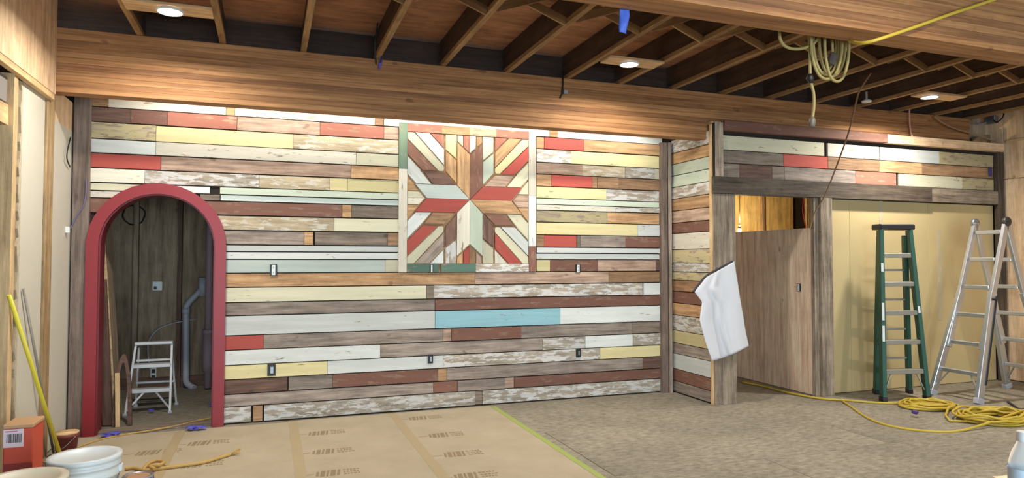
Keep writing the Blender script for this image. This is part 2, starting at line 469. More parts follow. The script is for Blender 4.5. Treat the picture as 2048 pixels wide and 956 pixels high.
def plank(x0, x1, z0, z1, key, dy):
    """one plank of the back wall, shaped to the arch where it meets it"""
    zs = [z0 + (z1 - z0) * i / 6 for i in range(7)]
    segs = []
    hit = any(acut(z, 1) - acut(z, -1) > 1e-6 for z in zs)
    if not hit or x0 >= acut(z0, 1) or x1 <= acut(z0, -1): segs.append([(x0, z0), (x1, z0), (x1, z1), (x0, z1)])
    else:
        if x0 < AC:
            r_ = [(min(x1, acut(z, -1)), z) for z in zs]
            if r_[0][0] > x0 + 0.004: segs.append([(x0, z0)] + r_ + [(x0, z1)])
        if x1 > AC:
            l_ = [(max(x0, acut(z, 1)), z) for z in zs]
            if l_[0][0] < x1 - 0.004: segs.append([(x1, z0), (x1, z1)] + l_[::-1])
    for pg in segs:
        cx = sum(p[0] for p in pg) / len(pg); cz = (z0 + z1) / 2
        q = MB().prism(pg, 0.02 + dy, lambda u, v, w: Vector((u, 6.498 - w, v)))
        q.build('plank', PL[key], wall_back, origin=(cx, 6.49, cz))


for i, row in enumerate(ROWS):
    zt, zb = ZE[i] - 0.0042, ZE[i + 1] + 0.0042
    for a, c, k in row:
        zm = (zt + zb) / 2
        plank(wx(a, zm) + 0.0015, wx(c, zm) - 0.0015, zb + random.uniform(0, .002), zt - random.uniform(0, .002), k, random.uniform(0, 0.016))

# trims of the back wall
trim2 = struct(board('trim_2', (-1.466, 6.472, 0), (-1.466, 6.472, 2.9), 0.125, 0.05, trimw, None, up=(1, 0, 0)))
trim3 = struct(board('trim_3', (wx(1327, 1.4, 6.45), 6.45, 0), (wx(1327, 1.4, 6.45), 6.45, 2.75), 0.075, 0.06, trimw, None, up=(1, 0, 0)))

# ------------------------------------------------------------------ red arched frame
def arch_pts(r, n=28, z=AZ): return [(AC + r * math.cos(math.pi * i / n), z + r * math.sin(math.pi * i / n)) for i in range(n + 1)]
arch = thing('arched_door_frame', (AC, 6.44, 0), 'red painted round arched door frame in the plank wall at left', 'door frame')
out, inn = arch_pts(AO), arch_pts(AR)
pg = [(AC + AO, 0)] + out + [(AC - AO, 0), (AC - AR, 0)] + inn[::-1] + [(AC + AR, 0)]
MB().prism(pg, 0.05, lambda u, v, w: Vector((u, 6.465 - w, v))).build('casing', redp, arch)
pg = [(AC + AR, 0)] + inn + [(AC - AR, 0), (AC - AR + .012, 0)] + arch_pts(AR - .012)[::-1] + [(AC + AR - .012, 0)]
MB().prism(pg, 0.17, lambda u, v, w: Vector((u, 6.44 + w, v))).build('jamb', plain('arch_jamb_red', (112, 34, 42), 0.5), arch)

# ------------------------------------------------------------------ star of wooden pieces on the back wall
cxs, czs = wx(940, 1.97, 6.46), P(940, 398.5, Y=6.46).z
HU = (wx(1057, 1.9, 6.46) - wx(814, 1.9, 6.46)) / 2
cxs = (wx(1057, 1.9, 6.46) + wx(814, 1.9, 6.46)) / 2
FW = wx(814, 1.9, 6.46) - wx(797, 1.9, 6.46)
ztop, zbot = P(940, 255, Y=6.46).z, P(940, 544, Y=6.46).z
czs = (ztop + zbot) / 2; HV = (ztop - zbot) / 2 - FW
star = thing('wooden_star_panel', (cxs, 6.46, zbot), 'square eight-pointed star panel of coloured wood strips on the plank wall', 'wall art')
struct_back = MB().box((cxs, 6.489, czs), (2 * (HU + FW), 0.02, 2 * (HV + FW))).build('backing_board', PL['b'], star)


def spiece(pts, key, su, sv, h, name='star_strip', axis='x'):
    q = [(cxs + su * u * HU, czs + sv * v * HV) for u, v in pts]
    ox = sum(a for a, _ in q) / len(q); oz = sum(b_ for _, b_ in q) / len(q)
    # shrink a hair so neighbours show a joint
    q = [(ox + (a - ox) * (1 - 0.004 / max(0.02, math.hypot(a - ox, c - oz))), oz + (c - oz) * (1 - 0.004 / max(0.02, math.hypot(a - ox, c - oz)))) for a, c in q]
    ang = {'x': 0, 'z': math.pi / 2, 'd': math.pi / 4 * (1 if su * sv > 0 else -1)}[axis]
    ca, sa = math.cos(ang), math.sin(ang)
    loc = [((a - ox) * ca + (c - oz) * sa, -(a - ox) * sa + (c - oz) * ca) for a, c in q]
    o = MB().prism(loc, h, lambda u, v, w: Vector((u, -w, v))).build(name, PL[key], None)
    o.matrix_basis = Matrix.Translation((ox, 6.481, oz)) @ Matrix.Rotation(-ang, 4, 'Y')
    attach(o, star)


QUAD = {(-1, 1): dict(A1='e', A2='b', D1='D', D2='b', S1='N', S2='c', S3='W', F1='C', F2='W', T1='r', T2='c', E1='c', E2='b', N1='r', N2='c'),
        (1, 1): dict(A1='R', A2='N', D1='T', D2='E', S1='R', S2='C', S3='b', F1='E', F2='c', T1='r', T2='k', E1='T', E2='c', N1='W', N2='b'),
        (-1, -1): dict(A1='R', A2='w', D1='B', D2='D', S1='R', S2='c', S3='G', F1='K', F2='W', T1='W', T2='G', E1='w', E2='b', N1='R', N2='b'),
        (1, -1): dict(A1='b', A2='E', D1='N', D2='D', S1='W', S2='c', S3='R', F1='c', F2='c', T1='w', T2='H', E1='T', E2='b', N1='B', N2='T')}
for (su, sv), c in QUAD.items():
    hh = 0.026
    spiece([(0, 0), (.21, .21), (.88, .21), (.70, 0)], c['A1'], su, sv, hh + .006, 'star_point')
    spiece([(0, 0), (.21, .21), (.21, .88), (0, .70)], c['A2'], su, sv, hh + .006, 'star_point', 'z')
    spiece([(.235, .215), (.60, .215), (.74, .395), (.42, .395)], c['D1'], su, sv, hh + .002, 'star_point')
    spiece([(.215, .235), (.215, .60), (.395, .74), (.395, .42)], c['D2'], su, sv, hh + .002, 'star_point', 'z')
    spiece([(.44, .42), (.50, .42), (1, .90), (1, 1), (.90, 1), (.42, .50), (.42, .44)], c['S2'], su, sv, hh - .004, axis='d')
    spiece([(.52, .42), (.76, .42), (1, .66), (1, .88)], c['S1'], su, sv, hh, axis='d')
    spiece([(.42, .52), (.42, .76), (.66, 1), (.88, 1)], c['S3'], su, sv, hh, axis='d')
    spiece([(.215, .62), (.395, .76), (.395, 1), (.215, 1)], c['F1'], su, sv, hh - .004, axis='z')
    spiece([(.62, .215), (.86, .215), (1, .36), (1, .62), (.77, .395)], c['F2'], su, sv, hh - .004, axis='d')
    spiece([(.42, .78), (.64, 1), (.42, 1)], c['T1'], su, sv, hh - .006, axis='z')
    spiece([(.78, .42), (1, .42), (1, .64)], c['T2'], su, sv, hh - .006)
    spiece([(.72, 0), (1, 0), (1, .10), (.81, .10)], c['E1'], su, sv, hh - .006)
    spiece([(.82, .11), (1, .11), (1, .33), (.89, .21)], c['E2'], su, sv, hh - .008)
    spiece([(0, .72), (.10, .81), (.10, 1), (0, 1)], c['N1'], su, sv, hh - .006, axis='z')
    spiece([(.11, .82), (.205, .90), (.205, 1), (.11, 1)], c['N2'], su, sv, hh - .008, axis='z')
def sframe(x0, x1, z0, z1, key, vertical):
    a = ((x0 + x1) / 2, 6.466, z0) if vertical else (x0, 6.466, (z0 + z1) / 2)
    e = ((x0 + x1) / 2, 6.466, z1) if vertical else (x1, 6.466, (z0 + z1) / 2)
    board('frame_board', a, e, (x1 - x0 if vertical else z1 - z0) - .002, 0.032, PL[key], star, up=(1, 0, 0) if vertical else (0, 0, 1))
L0, L1, R0, R1 = cxs - HU - FW, cxs - HU, cxs + HU, cxs + HU + FW
B0, B1, T0, T1 = czs - HV - FW, czs - HV, czs + HV, czs + HV + FW
zz = lambda f: B0 + (T1 - B0) * f
sframe(L0, L1, zz(.69), T1, 'F', True); sframe(L0, L1, B0, zz(.69), 'w', True)
sframe(R0, R1, zz(.54), T1, 'w', True); sframe(R0, R1, zz(.18), zz(.54), 'W', True); sframe(R0, R1, B0, zz(.18), 'N', True)
xx = lambda f: L1 + (R0 - L1) * f
for a, e, k in ((0, .27, 'r'), (.27, .50, 'b'), (.50, .72, 'H'), (.72, 1, 'r')): sframe(xx(a), xx(e), T0, T1, k, False)
for a, e, k in ((0, .25, 'f'), (.27, .55, 'f'), (.55, 1, 'K')): sframe(xx(a), xx(e), B0, B1, k, False)

# ------------------------------------------------------------------ outlet boxes cut into the planks
def outlet(px, py, label, white=True, y=6.47, w=0.055, h=0.085, X=None):
    c = P(px, py, Y=y) if X is None else P(px, py, X=X)
    t = thing('outlet_box', (c.x, c.y, c.z - h / 2), label, 'outlet')
    if X is None:
        f = lambda dx, dy, dz, sx, sy, sz, m, n: MB().box((c.x + dx, c.y + dy, c.z + dz), (sx, sy, sz)).build(n, m, t)
    else:
        f = lambda dx, dy, dz, sx, sy, sz, m, n: MB().box((c.x + dy, c.y + dx, c.z + dz), (sy, sx, sz)).build(n, m, t)
    f(0, 0.0, 0, w, 0.012, h, black, 'box')
    if white:
        f(0, -0.007, 0, w * .5, 0.008, h * .9, whitep, 'receptacle')
        for s in (-1, 1): f(0, -0.0115, s * h * .22, w * .2, 0.003, h * .16, greyp, 'socket')
    else:
        f(w * .05, -0.007, 0, w * .35, 0.006, h * .55, steel, 'terminal')
    return t
outlet(547, 540, 'white outlet in the grey-green plank left of the star panel', True, 6.460, .06, .10)
outlet(1156, 537, 'white outlet in the dark red plank right of the star panel', True, 6.460, .055, .085)
outlet(543, 740, 'open metal outlet box in the yellow plank near the arch', False, 6.460, .07, .105)
outlet(861, 718, 'open dark outlet box in the white chipped plank low on the wall', False, 6.460, .05, .085)
outlet(1157, 706, 'open black outlet box in the grey-white plank low at right', False, 6.460, .05, .085)
outlet(863, 537, 'narrow white outlet in the green bottom board of the star', True, 6.448, .03, .075)

# ------------------------------------------------------------------ return wall (side face of the jutting corner)
XS = 4.215
wall_return = struct(MB().box((XS + 0.06, 6.11, 1.42), (0.1, 0.82, 2.84)).build('wall_return', dark))
RP = [(0, 'K', 281.8, 307.6), (1, 'b', 307.6, 330), (2, 'E', 330, 353), (3, 'E', 353, 376), (4, 'K', 376, 399), (5, 'b', 399, 423), (6, 'T', 423, 447), (7, 'N', 447, 467.5), (8, 'w', 467.5, 499.5), (9, 'H', 499.5, 525.5), (10, 'K', 525.5, 543.5), (11, 'H', 543.5, 560), (12, 'B', 560, 582), (13, 'N', 582, 605), (14, 'b', 605, 629), (15, 'K', 629, 659.5), (16, 'C', 659.5, 684.5), (17, 'G', 684.5, 705.5), (18, 'W', 705.5, 736.5), (19, 'N', 736.5, 760), (20, 'G', 760, 786)]
for i, k, y0, y1 in RP:
    za, zb = P(1344, y0, Y=6.44).z, max(0.012, P(1344, y1, Y=6.44).z)
    xs = XS + random.uniform(-.003, .002)
    board('plank', (xs, 6.44, (za + zb) / 2), (xs, 5.735, (za + zb) / 2), za - zb - 0.008, 0.022, PL[k], wall_return)
ZT = 2.84
struct(board('trim_4', (XS - 0.006, YF + 0.02, 0), (XS - 0.006, YF + 0.02, 2.83), 0.034, 0.022, studw, None, up=(0, 1, 0)))

struct(board('trim_16', (wx(1339, 1.4, 6.42), 6.405, 0), (wx(1339, 1.4, 6.42), 6.405, 2.75), 0.03, 0.03, PL['G'], None, up=(1, 0, 0)))
# ------------------------------------------------------------------ front wall of the jutting corner with its opening and wallboard
XP0, XP1 = XS, 4.475                 # corner post
XQ0, XQ1 = 5.50, 5.72                # second post
ZL0, ZL1 = P(1700, 398, Y=YF).z, P(1700, 367, Y=YF).z
wall_front = struct(MB().box(((XS + XR) / 2 + .06, YF + 0.05, (ZL0 + ZT) / 2), (XR - XS - 0.12, 0.044, ZT - ZL0)).build('wall_front', dark))
MB().box(((XQ0 + XR) / 2 + .06, YF + 0.11, ZL0 / 2), (XR - XQ0 - .12, 0.08, ZL0)).build('wall_core', dark, wall_front)
struct(board('trim_5', ((XP0 + XP1) / 2, YF + 0.005, 0.0), ((XP0 + XP1) / 2, YF + 0.005, ZL0 - 0.002), XP1 - XP0, 0.05, weather, None, up=(1, 0, 0)))
board('post_side', (XP1 + 0.012, YF + 0.08, 0.0), (XP1 + 0.012, YF + 0.08, ZL0 - 0.002), 0.12, 0.02, weather, wall_front, up=(0, 1, 0))
xq = XQ0 + 0.062
struct(board('trim_6', ((XQ0 + xq) / 2, YF + 0.02, 0.0), ((XQ0 + xq) / 2, YF + 0.02, ZL0 - 0.002), xq - XQ0 - .003, 0.05, weather, None, up=(1, 0, 0)))
struct(board('trim_7', ((XQ1 + xq) / 2, YF - 0.01, 0.0), ((XQ1 + xq) / 2, YF - 0.01, ZL0 - 0.002), XQ1 - xq, 0.06, weather, None, up=(1, 0, 0)))


def fx(px): return P(px, 330, Y=YF).x
xl = fx(1858)
struct(board('trim_8', (XS - 0.01, YF - 0.005, (ZL0 + ZL1) / 2), (xl, YF - 0.005, (ZL0 + ZL1) / 2), ZL1 - ZL0, 0.06, weatherd, None))
struct(board('trim_9', (xl + .002, YF + 0.0, (ZL0 + ZL1) / 2), (8.38, YF + 0.0, (ZL0 + ZL1) / 2), ZL1 - ZL0 - .01, 0.05, weather, None))
fr = [P(1640, 284, Y=YF).z, P(1640, 312, Y=YF).z, P(1640, 337, Y=YF).z, ZL1]
FROWS = [[(1446, 1650, 'c'), (1657, 1760, 'w'), (1762, 1880, 'W'), (1880, 1988, 'H')],
         [(1446, 1568, 'g'), (1568, 1657, 'R'), (1657, 1760, 'B'), (1760, 1845, 'b'), (1845, 1988, 'B')],
         [(1446, 1480, 'g'), (1480, 1545, 'D'), (1545, 1570, 'g'), (1570, 1712, 'G'), (1712, 1793, 'r'), (1799, 1925, 'c'), (1925, 1988, 'H')]]
for i, row in enumerate(FROWS):
    for a, c, k in row:
        z0, z1 = fr[i + 1] + .004, fr[i] - .004
        board('plank', (fx(a) + .0015, YF + 0.018, (z0 + z1) / 2), (fx(c) - .0015, YF + 0.018, (z0 + z1) / 2), z1 - z0, 0.022, PL[k], wall_front)
# upright batten left of the rows, cap boards above
struct(board('trim_10', (fx(1436), YF, ZL1), (fx(1436), YF, 2.85), fx(1444) - fx(1428), 0.05, weather, None, up=(1, 0, 0)))
zc0, zc1 = P(1700, 281, Y=YF - .02).z, P(1700, 263.5, Y=YF - .02).z
struct(board('trim_11', (fx(1444), YF - 0.02, (zc0 + zc1) / 2), (fx(1768), YF - 0.02, (zc0 + zc1) / 2), zc1 - zc0, 0.07, PL['N'], None))
struct(board('trim_12', (fx(1768) + .002, YF - 0.02, (zc0 + zc1) / 2), (8.40, YF - 0.02, (zc0 + zc1) / 2), zc1 - zc0, 0.07, plyw, None))
MB().box(((XS + 8.4) / 2, YF + 0.045, zc1 - 0.015), (8.4 - XS, 0.065, 0.03)).build('cap_board', PL['b'], wall_front)
struct(board('trim_13', (8.37, YF - 0.005, 0), (8.37, YF - 0.005, ZT), 0.10, 0.06, weatherd, None, up=(1, 0, 0)))
# tan wallboard sheets in the recess with filled joints
for x0, x1 in ((5.72, 6.05), (6.05, 7.24), (7.24, 8.33)):
    MB().box(((x0 + x1) / 2, YF + 0.055, ZL0 / 2), (x1 - x0 - 0.003, 0.014, ZL0 - 0.012), None, .001).build('wallboard_sheet', tanboard, wall_front, origin=((x0 + x1) / 2, YF + 0.055, ZL0 / 2))
def patch(px, y0, y1, w):
    a, c = P(px, y0, Y=YF + .047), P(px, y1, Y=YF + .047); n = 14; pts = []
    rr = random.Random(px)
    lft = [(a.x - w * rr.uniform(.6, 1), a.z + (c.z - a.z) * i / n) for i in range(n + 1)]
    rgt = [(a.x + w * rr.uniform(.6, 1), a.z + (c.z - a.z) * i / n) for i in range(n + 1)]
    MB().prism(lft + rgt[::-1], 0.002, lambda u, v, ww: Vector((u, YF + .0478 - ww, v))).build('joint_patch', mud, wall_front)
patch(1761, 402, 452, .03); patch(1878, 460, 640, .04)

# right wall of plywood
wall_right = struct(MB().box((XR + 0.1, 1.5, 1.7), (0.1, 11, 3.42)).build('wall_right', dark))
for y0, y1 in ((6.6, 5.72), (5.72, 4.50), (4.50, 3.28), (3.28, 2.06)):
    board('wall_panel', (XR + 0.03, (y0 + y1) / 2, 0.01), (XR + 0.03, (y0 + y1) / 2, 2.44), y0 - y1 - .004, 0.03, plyw, wall_right, up=(0, 1, 0))
    board('wall_panel', (XR + 0.03, (y0 + y1) / 2, 2.445), (XR + 0.03, (y0 + y1) / 2, 3.40), y0 - y1 - .004, 0.03, plyw, wall_right, up=(0, 1, 0))
struct(board('trim_14', (XR + .006, 5.68, 2.90), (XR + .006, 2.0, 2.90), 0.03, 0.02, studw, None))

# ------------------------------------------------------------------ left wall: plywood above, bare drywall and studs below
wall_left = struct(MB().box((XL - 0.36, 1.5, 1.75), (0.1, 11.0, 3.5)).build('wall_left', PL['D']))
ly = lambda px: P(px, 520, X=XL).y
for y0, y1 in ((5.80, 4.58), (4.58, 3.36), (3.36, 2.14)):
    board('plywood_sheet', (XL + .03, (y0 + y1) / 2, 2.665), (XL + .03, (y0 + y1) / 2, 3.42), y0 - y1 - .004, 0.03, plyw, wall_left, up=(0, 1, 0))
board('plate', (XL + .02, 5.79, 2.645), (XL + .02, 2.1, 2.645), 0.045, 0.04, studw, wall_left)
board('plywood_sheet', (XL - .02, 6.15, 2.50), (XL - .02, 6.15, 2.75), 0.68, 0.03, plyw, wall_left, up=(0, 1, 0))
MB().box((XL - 0.012, (ly(40) + ly(85)) / 2, 1.32), (0.016, ly(85) - ly(40) - .006, 2.62), None, .001).build('drywall_sheet', drywall, wall_left)
MB().box((XL - 0.012, (ly(100) + ly(142)) / 2, 1.26), (0.016, ly(142) - ly(100) - .006, 2.50), None, .001).build('drywall_sheet', drywall, wall_left)
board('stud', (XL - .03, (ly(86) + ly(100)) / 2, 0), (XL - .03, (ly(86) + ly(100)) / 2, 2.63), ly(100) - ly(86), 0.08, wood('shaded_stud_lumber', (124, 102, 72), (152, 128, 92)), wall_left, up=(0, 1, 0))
board('stud', (XL - .03, (ly(17) + ly(25)) / 2, 0), (XL - .03, (ly(17) + ly(25)) / 2, 2.63), ly(25) - ly(17), 0.08, studw, wall_left, up=(0, 1, 0))
# torn edge of the drywall: crumbly strip between stud and sheet
ye0, ye1 = ly(27), ly(40)
rr = random.Random(3); n = 46
lft = [(ye0 + rr.uniform(0, .05), 2.62 * i / n) for i in range(n + 1)]
MB().prism(lft + [(ye1 - .02, 2.62), (ye1 - .02, 0)], 0.012, lambda u, v, w: Vector((XL - .03 + w, u, v))).build('torn_edge', plain('torn_gypsum', (150, 134, 108), 0.95, noise=0.45, scale=30), wall_left)
lft = [(ye1 - rr.uniform(.02, .055), 2.62 * i / n) for i in range(n + 1)]
MB().prism(lft + [(ye1, 2.62), (ye1, 0)], 0.014, lambda u, v, w: Vector((XL - .018 + w, u, v))).build('torn_edge', plain('torn_paper', (188, 174, 148), 0.95, noise=0.35, scale=35), wall_left)
# header pieces at the doorway on the far left
board('header', (XL - .06, ly(18), 2.52), (XL - .06, 2.5, 2.52), 0.16, 0.06, plain('grey_header', (128, 122, 118), 0.8), wall_left)
board('header', (XL - .05, ly(22), 2.36), (XL - .05, 2.5, 2.36), 0.13, 0.06, studw, wall_left)

# ------------------------------------------------------------------ closet behind the arch
CB = 8.63
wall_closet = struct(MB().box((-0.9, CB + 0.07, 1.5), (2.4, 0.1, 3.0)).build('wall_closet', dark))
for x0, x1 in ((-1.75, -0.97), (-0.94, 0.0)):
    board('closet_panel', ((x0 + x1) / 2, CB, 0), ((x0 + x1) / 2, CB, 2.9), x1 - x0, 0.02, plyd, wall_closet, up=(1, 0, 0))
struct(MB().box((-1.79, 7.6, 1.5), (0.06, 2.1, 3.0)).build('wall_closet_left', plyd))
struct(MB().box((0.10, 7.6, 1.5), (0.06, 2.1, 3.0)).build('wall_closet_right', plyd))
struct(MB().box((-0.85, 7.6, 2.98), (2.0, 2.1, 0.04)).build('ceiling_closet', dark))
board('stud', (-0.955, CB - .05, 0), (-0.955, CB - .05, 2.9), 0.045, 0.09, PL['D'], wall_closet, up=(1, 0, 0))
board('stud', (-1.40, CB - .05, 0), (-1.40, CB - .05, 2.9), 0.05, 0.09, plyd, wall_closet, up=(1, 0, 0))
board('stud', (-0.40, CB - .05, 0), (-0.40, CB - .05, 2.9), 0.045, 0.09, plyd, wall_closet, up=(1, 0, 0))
struct(board('baseboard_closet', (-1.7, CB - .03, 0.06), (0.06, CB - .03, 0.06), 0.12, 0.03, PL['D'], None))
# drain pipe
t = thing('drain_pipe', P(380, 775, Y=8.42), 'grey plastic drain pipe with an elbow on the closet wall', 'pipe')
yp = 8.45
pts = [P(372, y, Y=yp) for y in (620, 680, 740, 762)] + [P(378, 770, Y=yp), P(388, 776, Y=yp - .05)]
MB().tube(smooth(pts, 4), 0.034, 14).build('pipe', greyp, t)
MB().tube([P(372, 622, Y=yp), P(373, 612, Y=yp), P(380, 602, Y=yp), P(398, 584, Y=yp), P(405, 576, Y=yp)], 0.034, 14).build('elbow', greyp, t)
MB().tube([P(405, 592, Y=yp), P(405, 555, Y=yp)], 0.045, 14).build('coupling', greyp, t)
MB().tube([P(405, 572, Y=yp), P(418, 556, Y=yp - .03), P(425, 548, Y=yp - .05)], 0.03, 12).build('branch', greyp, t)
MB().tube([P(372, 628, Y=yp), P(372, 616, Y=yp)], 0.041, 14).build('collar', greyp, t)
t = thing('vent_pipe', P(418, 775, Y=8.3), 'pinkish plastic vent pipe standing in the closet corner', 'pipe')
q = P(418, 600, Y=8.3).x
MB().tube([(q, 8.3, 0.02), (q, 8.3, 2.9)], 0.04, 14).build('pipe', pinkp, t)
MB().tube([(q, 8.3, 0.20), (q, 8.3, 0.62)], 0.058, 14).build('sleeve', pinkp, t)
MB().tube([(q, 8.3, 0.62), (q, 8.3, 0.67)], 0.064, 14).build('collar', pinkp, t)
# closet outlet plate, cable coil and sagging cable
c = P(315, 572, Y=CB - .02)
t = thing('outlet_plate', (c.x, c.y, c.z - .06), 'white wall box on the plywood closet wall', 'outlet')
MB().box(c, (0.10, 0.03, 0.10), None, .004).build('plate', whitep, t)
MB().box(c + Vector((-.02, -.016, -.02)), (0.03, 0.006, 0.035)).build('knockout', black, t)
c = P(307, 748, Y=CB - .02)
t = thing('outlet_plate', (c.x, c.y, c.z - .08), 'low white outlet seen through the rungs of the step stool', 'outlet')
MB().box(c, (.06, .03, .15), None, .003).build('plate', whitep, t)
for k in (-1, 1): MB().box(c + Vector((0, -.016, k * .035)), (.04, .006, .045)).build('socket', black, t)
cc = P(268, 430, Y=8.575)
MB().tube([cc + Vector((.11 * math.cos(a) * (1 + .03 * math.sin(3 * a)), .02 * math.sin(5 * a) - .0, .11 * math.sin(a))) for a in [i * 2 * math.pi * 3 / 90 for i in range(90)]], 0.007, 6).build('cable_coil', black)
MB().tube([cc + Vector((0, .05, .10)), cc + Vector((0, -.03, .11))], .005, 6).build('nail', steel, bpy.data.objects['cable_coil'])
tag(bpy.data.objects['cable_coil'], 'black cable coil hanging high in the dark closet', 'cable')
cable('closet_cable', [P(395, 637, Y=8.52), P(380, 640, Y=8.53), P(340, 648, Y=8.52), P(312, 662, Y=8.5), P(296, 690, Y=8.45), P(300, 740, Y=8.45)], 0.006, greyp, 'thin grey cable sagging across the closet wall above the step stool')
# leaning boards
yb_ = 6.84
a, e = P(229, 845, Z=0.012), P(203, 425, Y=yb_)
a.y = yb_ + .14; e.y = yb_ + .14
pan = board('tall_panel', a, e, 0.28, 0.022, wood('dusty_panel', (140, 122, 100), (170, 150, 126), bump=.1), None, up=(0, 1, 0)); tag(pan, 'tall grey-brown plywood panel leaning on the closet wall just inside the arch', 'board')
n_ = (e - a).normalized()
MB().bar(a + Vector((0, -.142, 0)), e + Vector((0, -.142, 0)), .034, .004, (1, 0, 0)).build('pale_edge', studw, pan)
o = board('leaning_board', P(216, 850, Z=.012), P(203, 560, Y=6.74), 0.03, 0.08, PL['D'], None, up=(.3, 1, 0)); tag(o, 'dark red-brown board leaning just inside the red arch', 'board')
# curved offcut of the arch leaning at the left of the stool
oc = P(246, 848, Z=0.012)
pg = [(0.075 * math.cos(a), 0.62 * math.sin(a)) for a in [math.pi * i / 16 for i in range(17)]] + [(0.042 * math.cos(a), 0.55 * math.sin(a)) for a in [math.pi * (16 - i) / 16 for i in range(17)]]
o = MB().prism(pg, 0.03, lambda u, v, w: Vector((oc.x + u, oc.y - .05 + w + v * .03, v + .004))).build('arch_offcut', PL['D']); tag(o, 'curved red-brown arch offcut leaning beside the step stool', 'board')
o = board('short_board', oc + Vector((-.02, -.11, .0)), oc + Vector((-.035, -.085, 0.46)), 0.035, 0.018, studw, None, up=(1, 0, 0)); tag(o, 'short pale wood strip leaning against the curved offcut', 'board')

# step stool
def stool():
    fl, fr_, bl, br = Vector((-1.236, 7.15, 0)), Vector((-0.861, 7.15, 0)), Vector((-1.215, 7.56, 0)), Vector((-0.85, 7.54, 0))
    H = 0.64
    t = thing('step_stool', (-1.04, 7.33, 0), 'small white aluminium step stool standing inside the arched doorway', 'step stool')
    tl, tr = Vector((-1.185, 7.34, H)), Vector((-0.875, 7.34, H))
    for a, e in ((fl, tl), (fr_, tr)): MB().bar(a, e, 0.03, 0.02, (0, 1, 0), .002).build('leg', alu2, t)
    for a, e in ((bl, tl + Vector((.02, .03, -.04))), (br, tr + Vector((-.01, .03, -.04)))): MB().bar(a, e, 0.022, 0.018, (0, 1, 0), .002).build('rear_leg', alu2, t)
    MB().bar(tl + Vector((-.01, 0, .005)), tr + Vector((.01, 0, .005)), 0.03, 0.07, (0, 0, 1), .006).build('top_bar', alu2, t)
    for f, d in ((.33, .10), (.68, .10)):
        a, e = fl.lerp(tl, f), fr_.lerp(tr, f)
        MB().bar(a + Vector((0, .03, 0)), e + Vector((0, .03, 0)), 0.035, d, (0, 0, 1), .004).build('tread', alu2, t)
        a, e = bl.lerp(tl, f + .06), br.lerp(tr, f + .06)
        MB().bar(a, e, 0.02, 0.02, (0, 0, 1), .002).build('rear_bar', alu2, t)
    m_ = fl.lerp(tl, .31).lerp(fr_.lerp(tr, .31), .5)
    for s, f in ((-1, fl.lerp(tl, .06)), (1, fr_.lerp(tr, .06))): MB().bar(f, m_ + Vector((s * .05, 0, 0)), 0.016, 0.006, (0, 0, 1)).build('stay', alu2, t)
    for f in (fl, fr_, bl, br): MB().box(f + Vector((0, 0, .012)), (0.036, 0.03, 0.024), None, .003).build('foot', greyp, t)
alu2 = plain('pale_aluminium', (206, 206, 206), 0.5, metal=0.3)
stool()

# ------------------------------------------------------------------ room seen through the opening at right
wall_inner = struct(MB().box((6.3, 8.25, 1.5), (4.2, 0.08, 3.0)).build('wall_inner', dark))
yl = wood('warm_plywood', (172, 138, 82), (202, 166, 106), grain=(0.8, 7, 7), var=0.05, bump=0.1)
ix = lambda px: P(px, 430, Y=8.2).x
for x0, x1 in ((4.3, ix(1519)), (ix(1524), ix(1585)), (ix(1622), 8.3)):
    board('inner_panel', ((x0 + x1) / 2, 8.19, 0), ((x0 + x1) / 2, 8.19, 2.9), x1 - x0, 0.02, yl, wall_inner, up=(1, 0, 0))
board('stud', (ix(1521.5), 8.17, 0), (ix(1521.5), 8.17, 2.9), 0.05, 0.06, PL['B'], wall_inner, up=(1, 0, 0))
board('stud', (ix(1612), 8.16, 0), (ix(1612), 8.16, 2.9), 0.06, 0.08, studw, wall_inner, up=(1, 0, 0))
struct(MB().box((4.30, 7.35, 1.5), (0.06, 1.8, 3.0)).build('wall_inner_left', plyd))
struct(MB().box((6.3, 7.1, 2.96), (4.1, 2.22, 0.04)).build('ceiling_inner', dark))
struct(MB().box((8.33, 7.0, 1.5), (0.06, 2.4, 3.0)).build('wall_inner_right', plyd))
XPN = 5.515
o = board('plywood_partition', (XPN, 6.595, 0.006), (XPN, 6.595, 1.80), 1.70, 0.025, plyp, None, up=(0, 1, 0), bev=.002)
tag(o, 'plywood partition sheet standing behind the opening between the two weathered posts', 'partition')
outlet(1598, 575, 'small black switch box on the plywood partition', True, None, .05, .085, X=XPN - .014)
c = P(1620, 765, X=XPN - .016)
# work light
lb = P(1479, 461, Y=7.55)
t = thing('work_light', (lb.x, lb.y, lb.z - .02), 'small bright bulb glowing behind the weathered corner post', 'lamp')
em, nt, b = nodes('bulb_glow'); b.inputs['Emission Color'].default_value = (1, 0.82, 0.5, 1); b.inputs['Emission Strength'].default_value = 25
MB().lathe([(0, -.028), (.016, -.024), (.026, -.006), (.026, .006), (.016, .022), (.012, .03)], lb, 16).build('bulb', em, t)
MB().lathe([(.014, .028), (.016, .03), (.016, .07), (.0, .072)], lb, 12).build('socket', black, t)
cable('lamp_cord', [lb + Vector((0, 0, .07)), lb + Vector((.01, 0, .5)), Vector((lb.x, lb.y, 2.945))], .004, black, parent=t)
pl = bpy.data.lights.new('work_light_lamp', 'POINT'); pl.energy = 55; pl.color = (1, 0.84, 0.52); pl.shadow_soft_size = 0.04
po = bpy.data.objects.new('work_light_lamp', pl); COL.objects.link(po); po.location = lb + Vector((0, -.02, .14)); attach(po, t)
_q = P(1607, 396, Y=8.1)
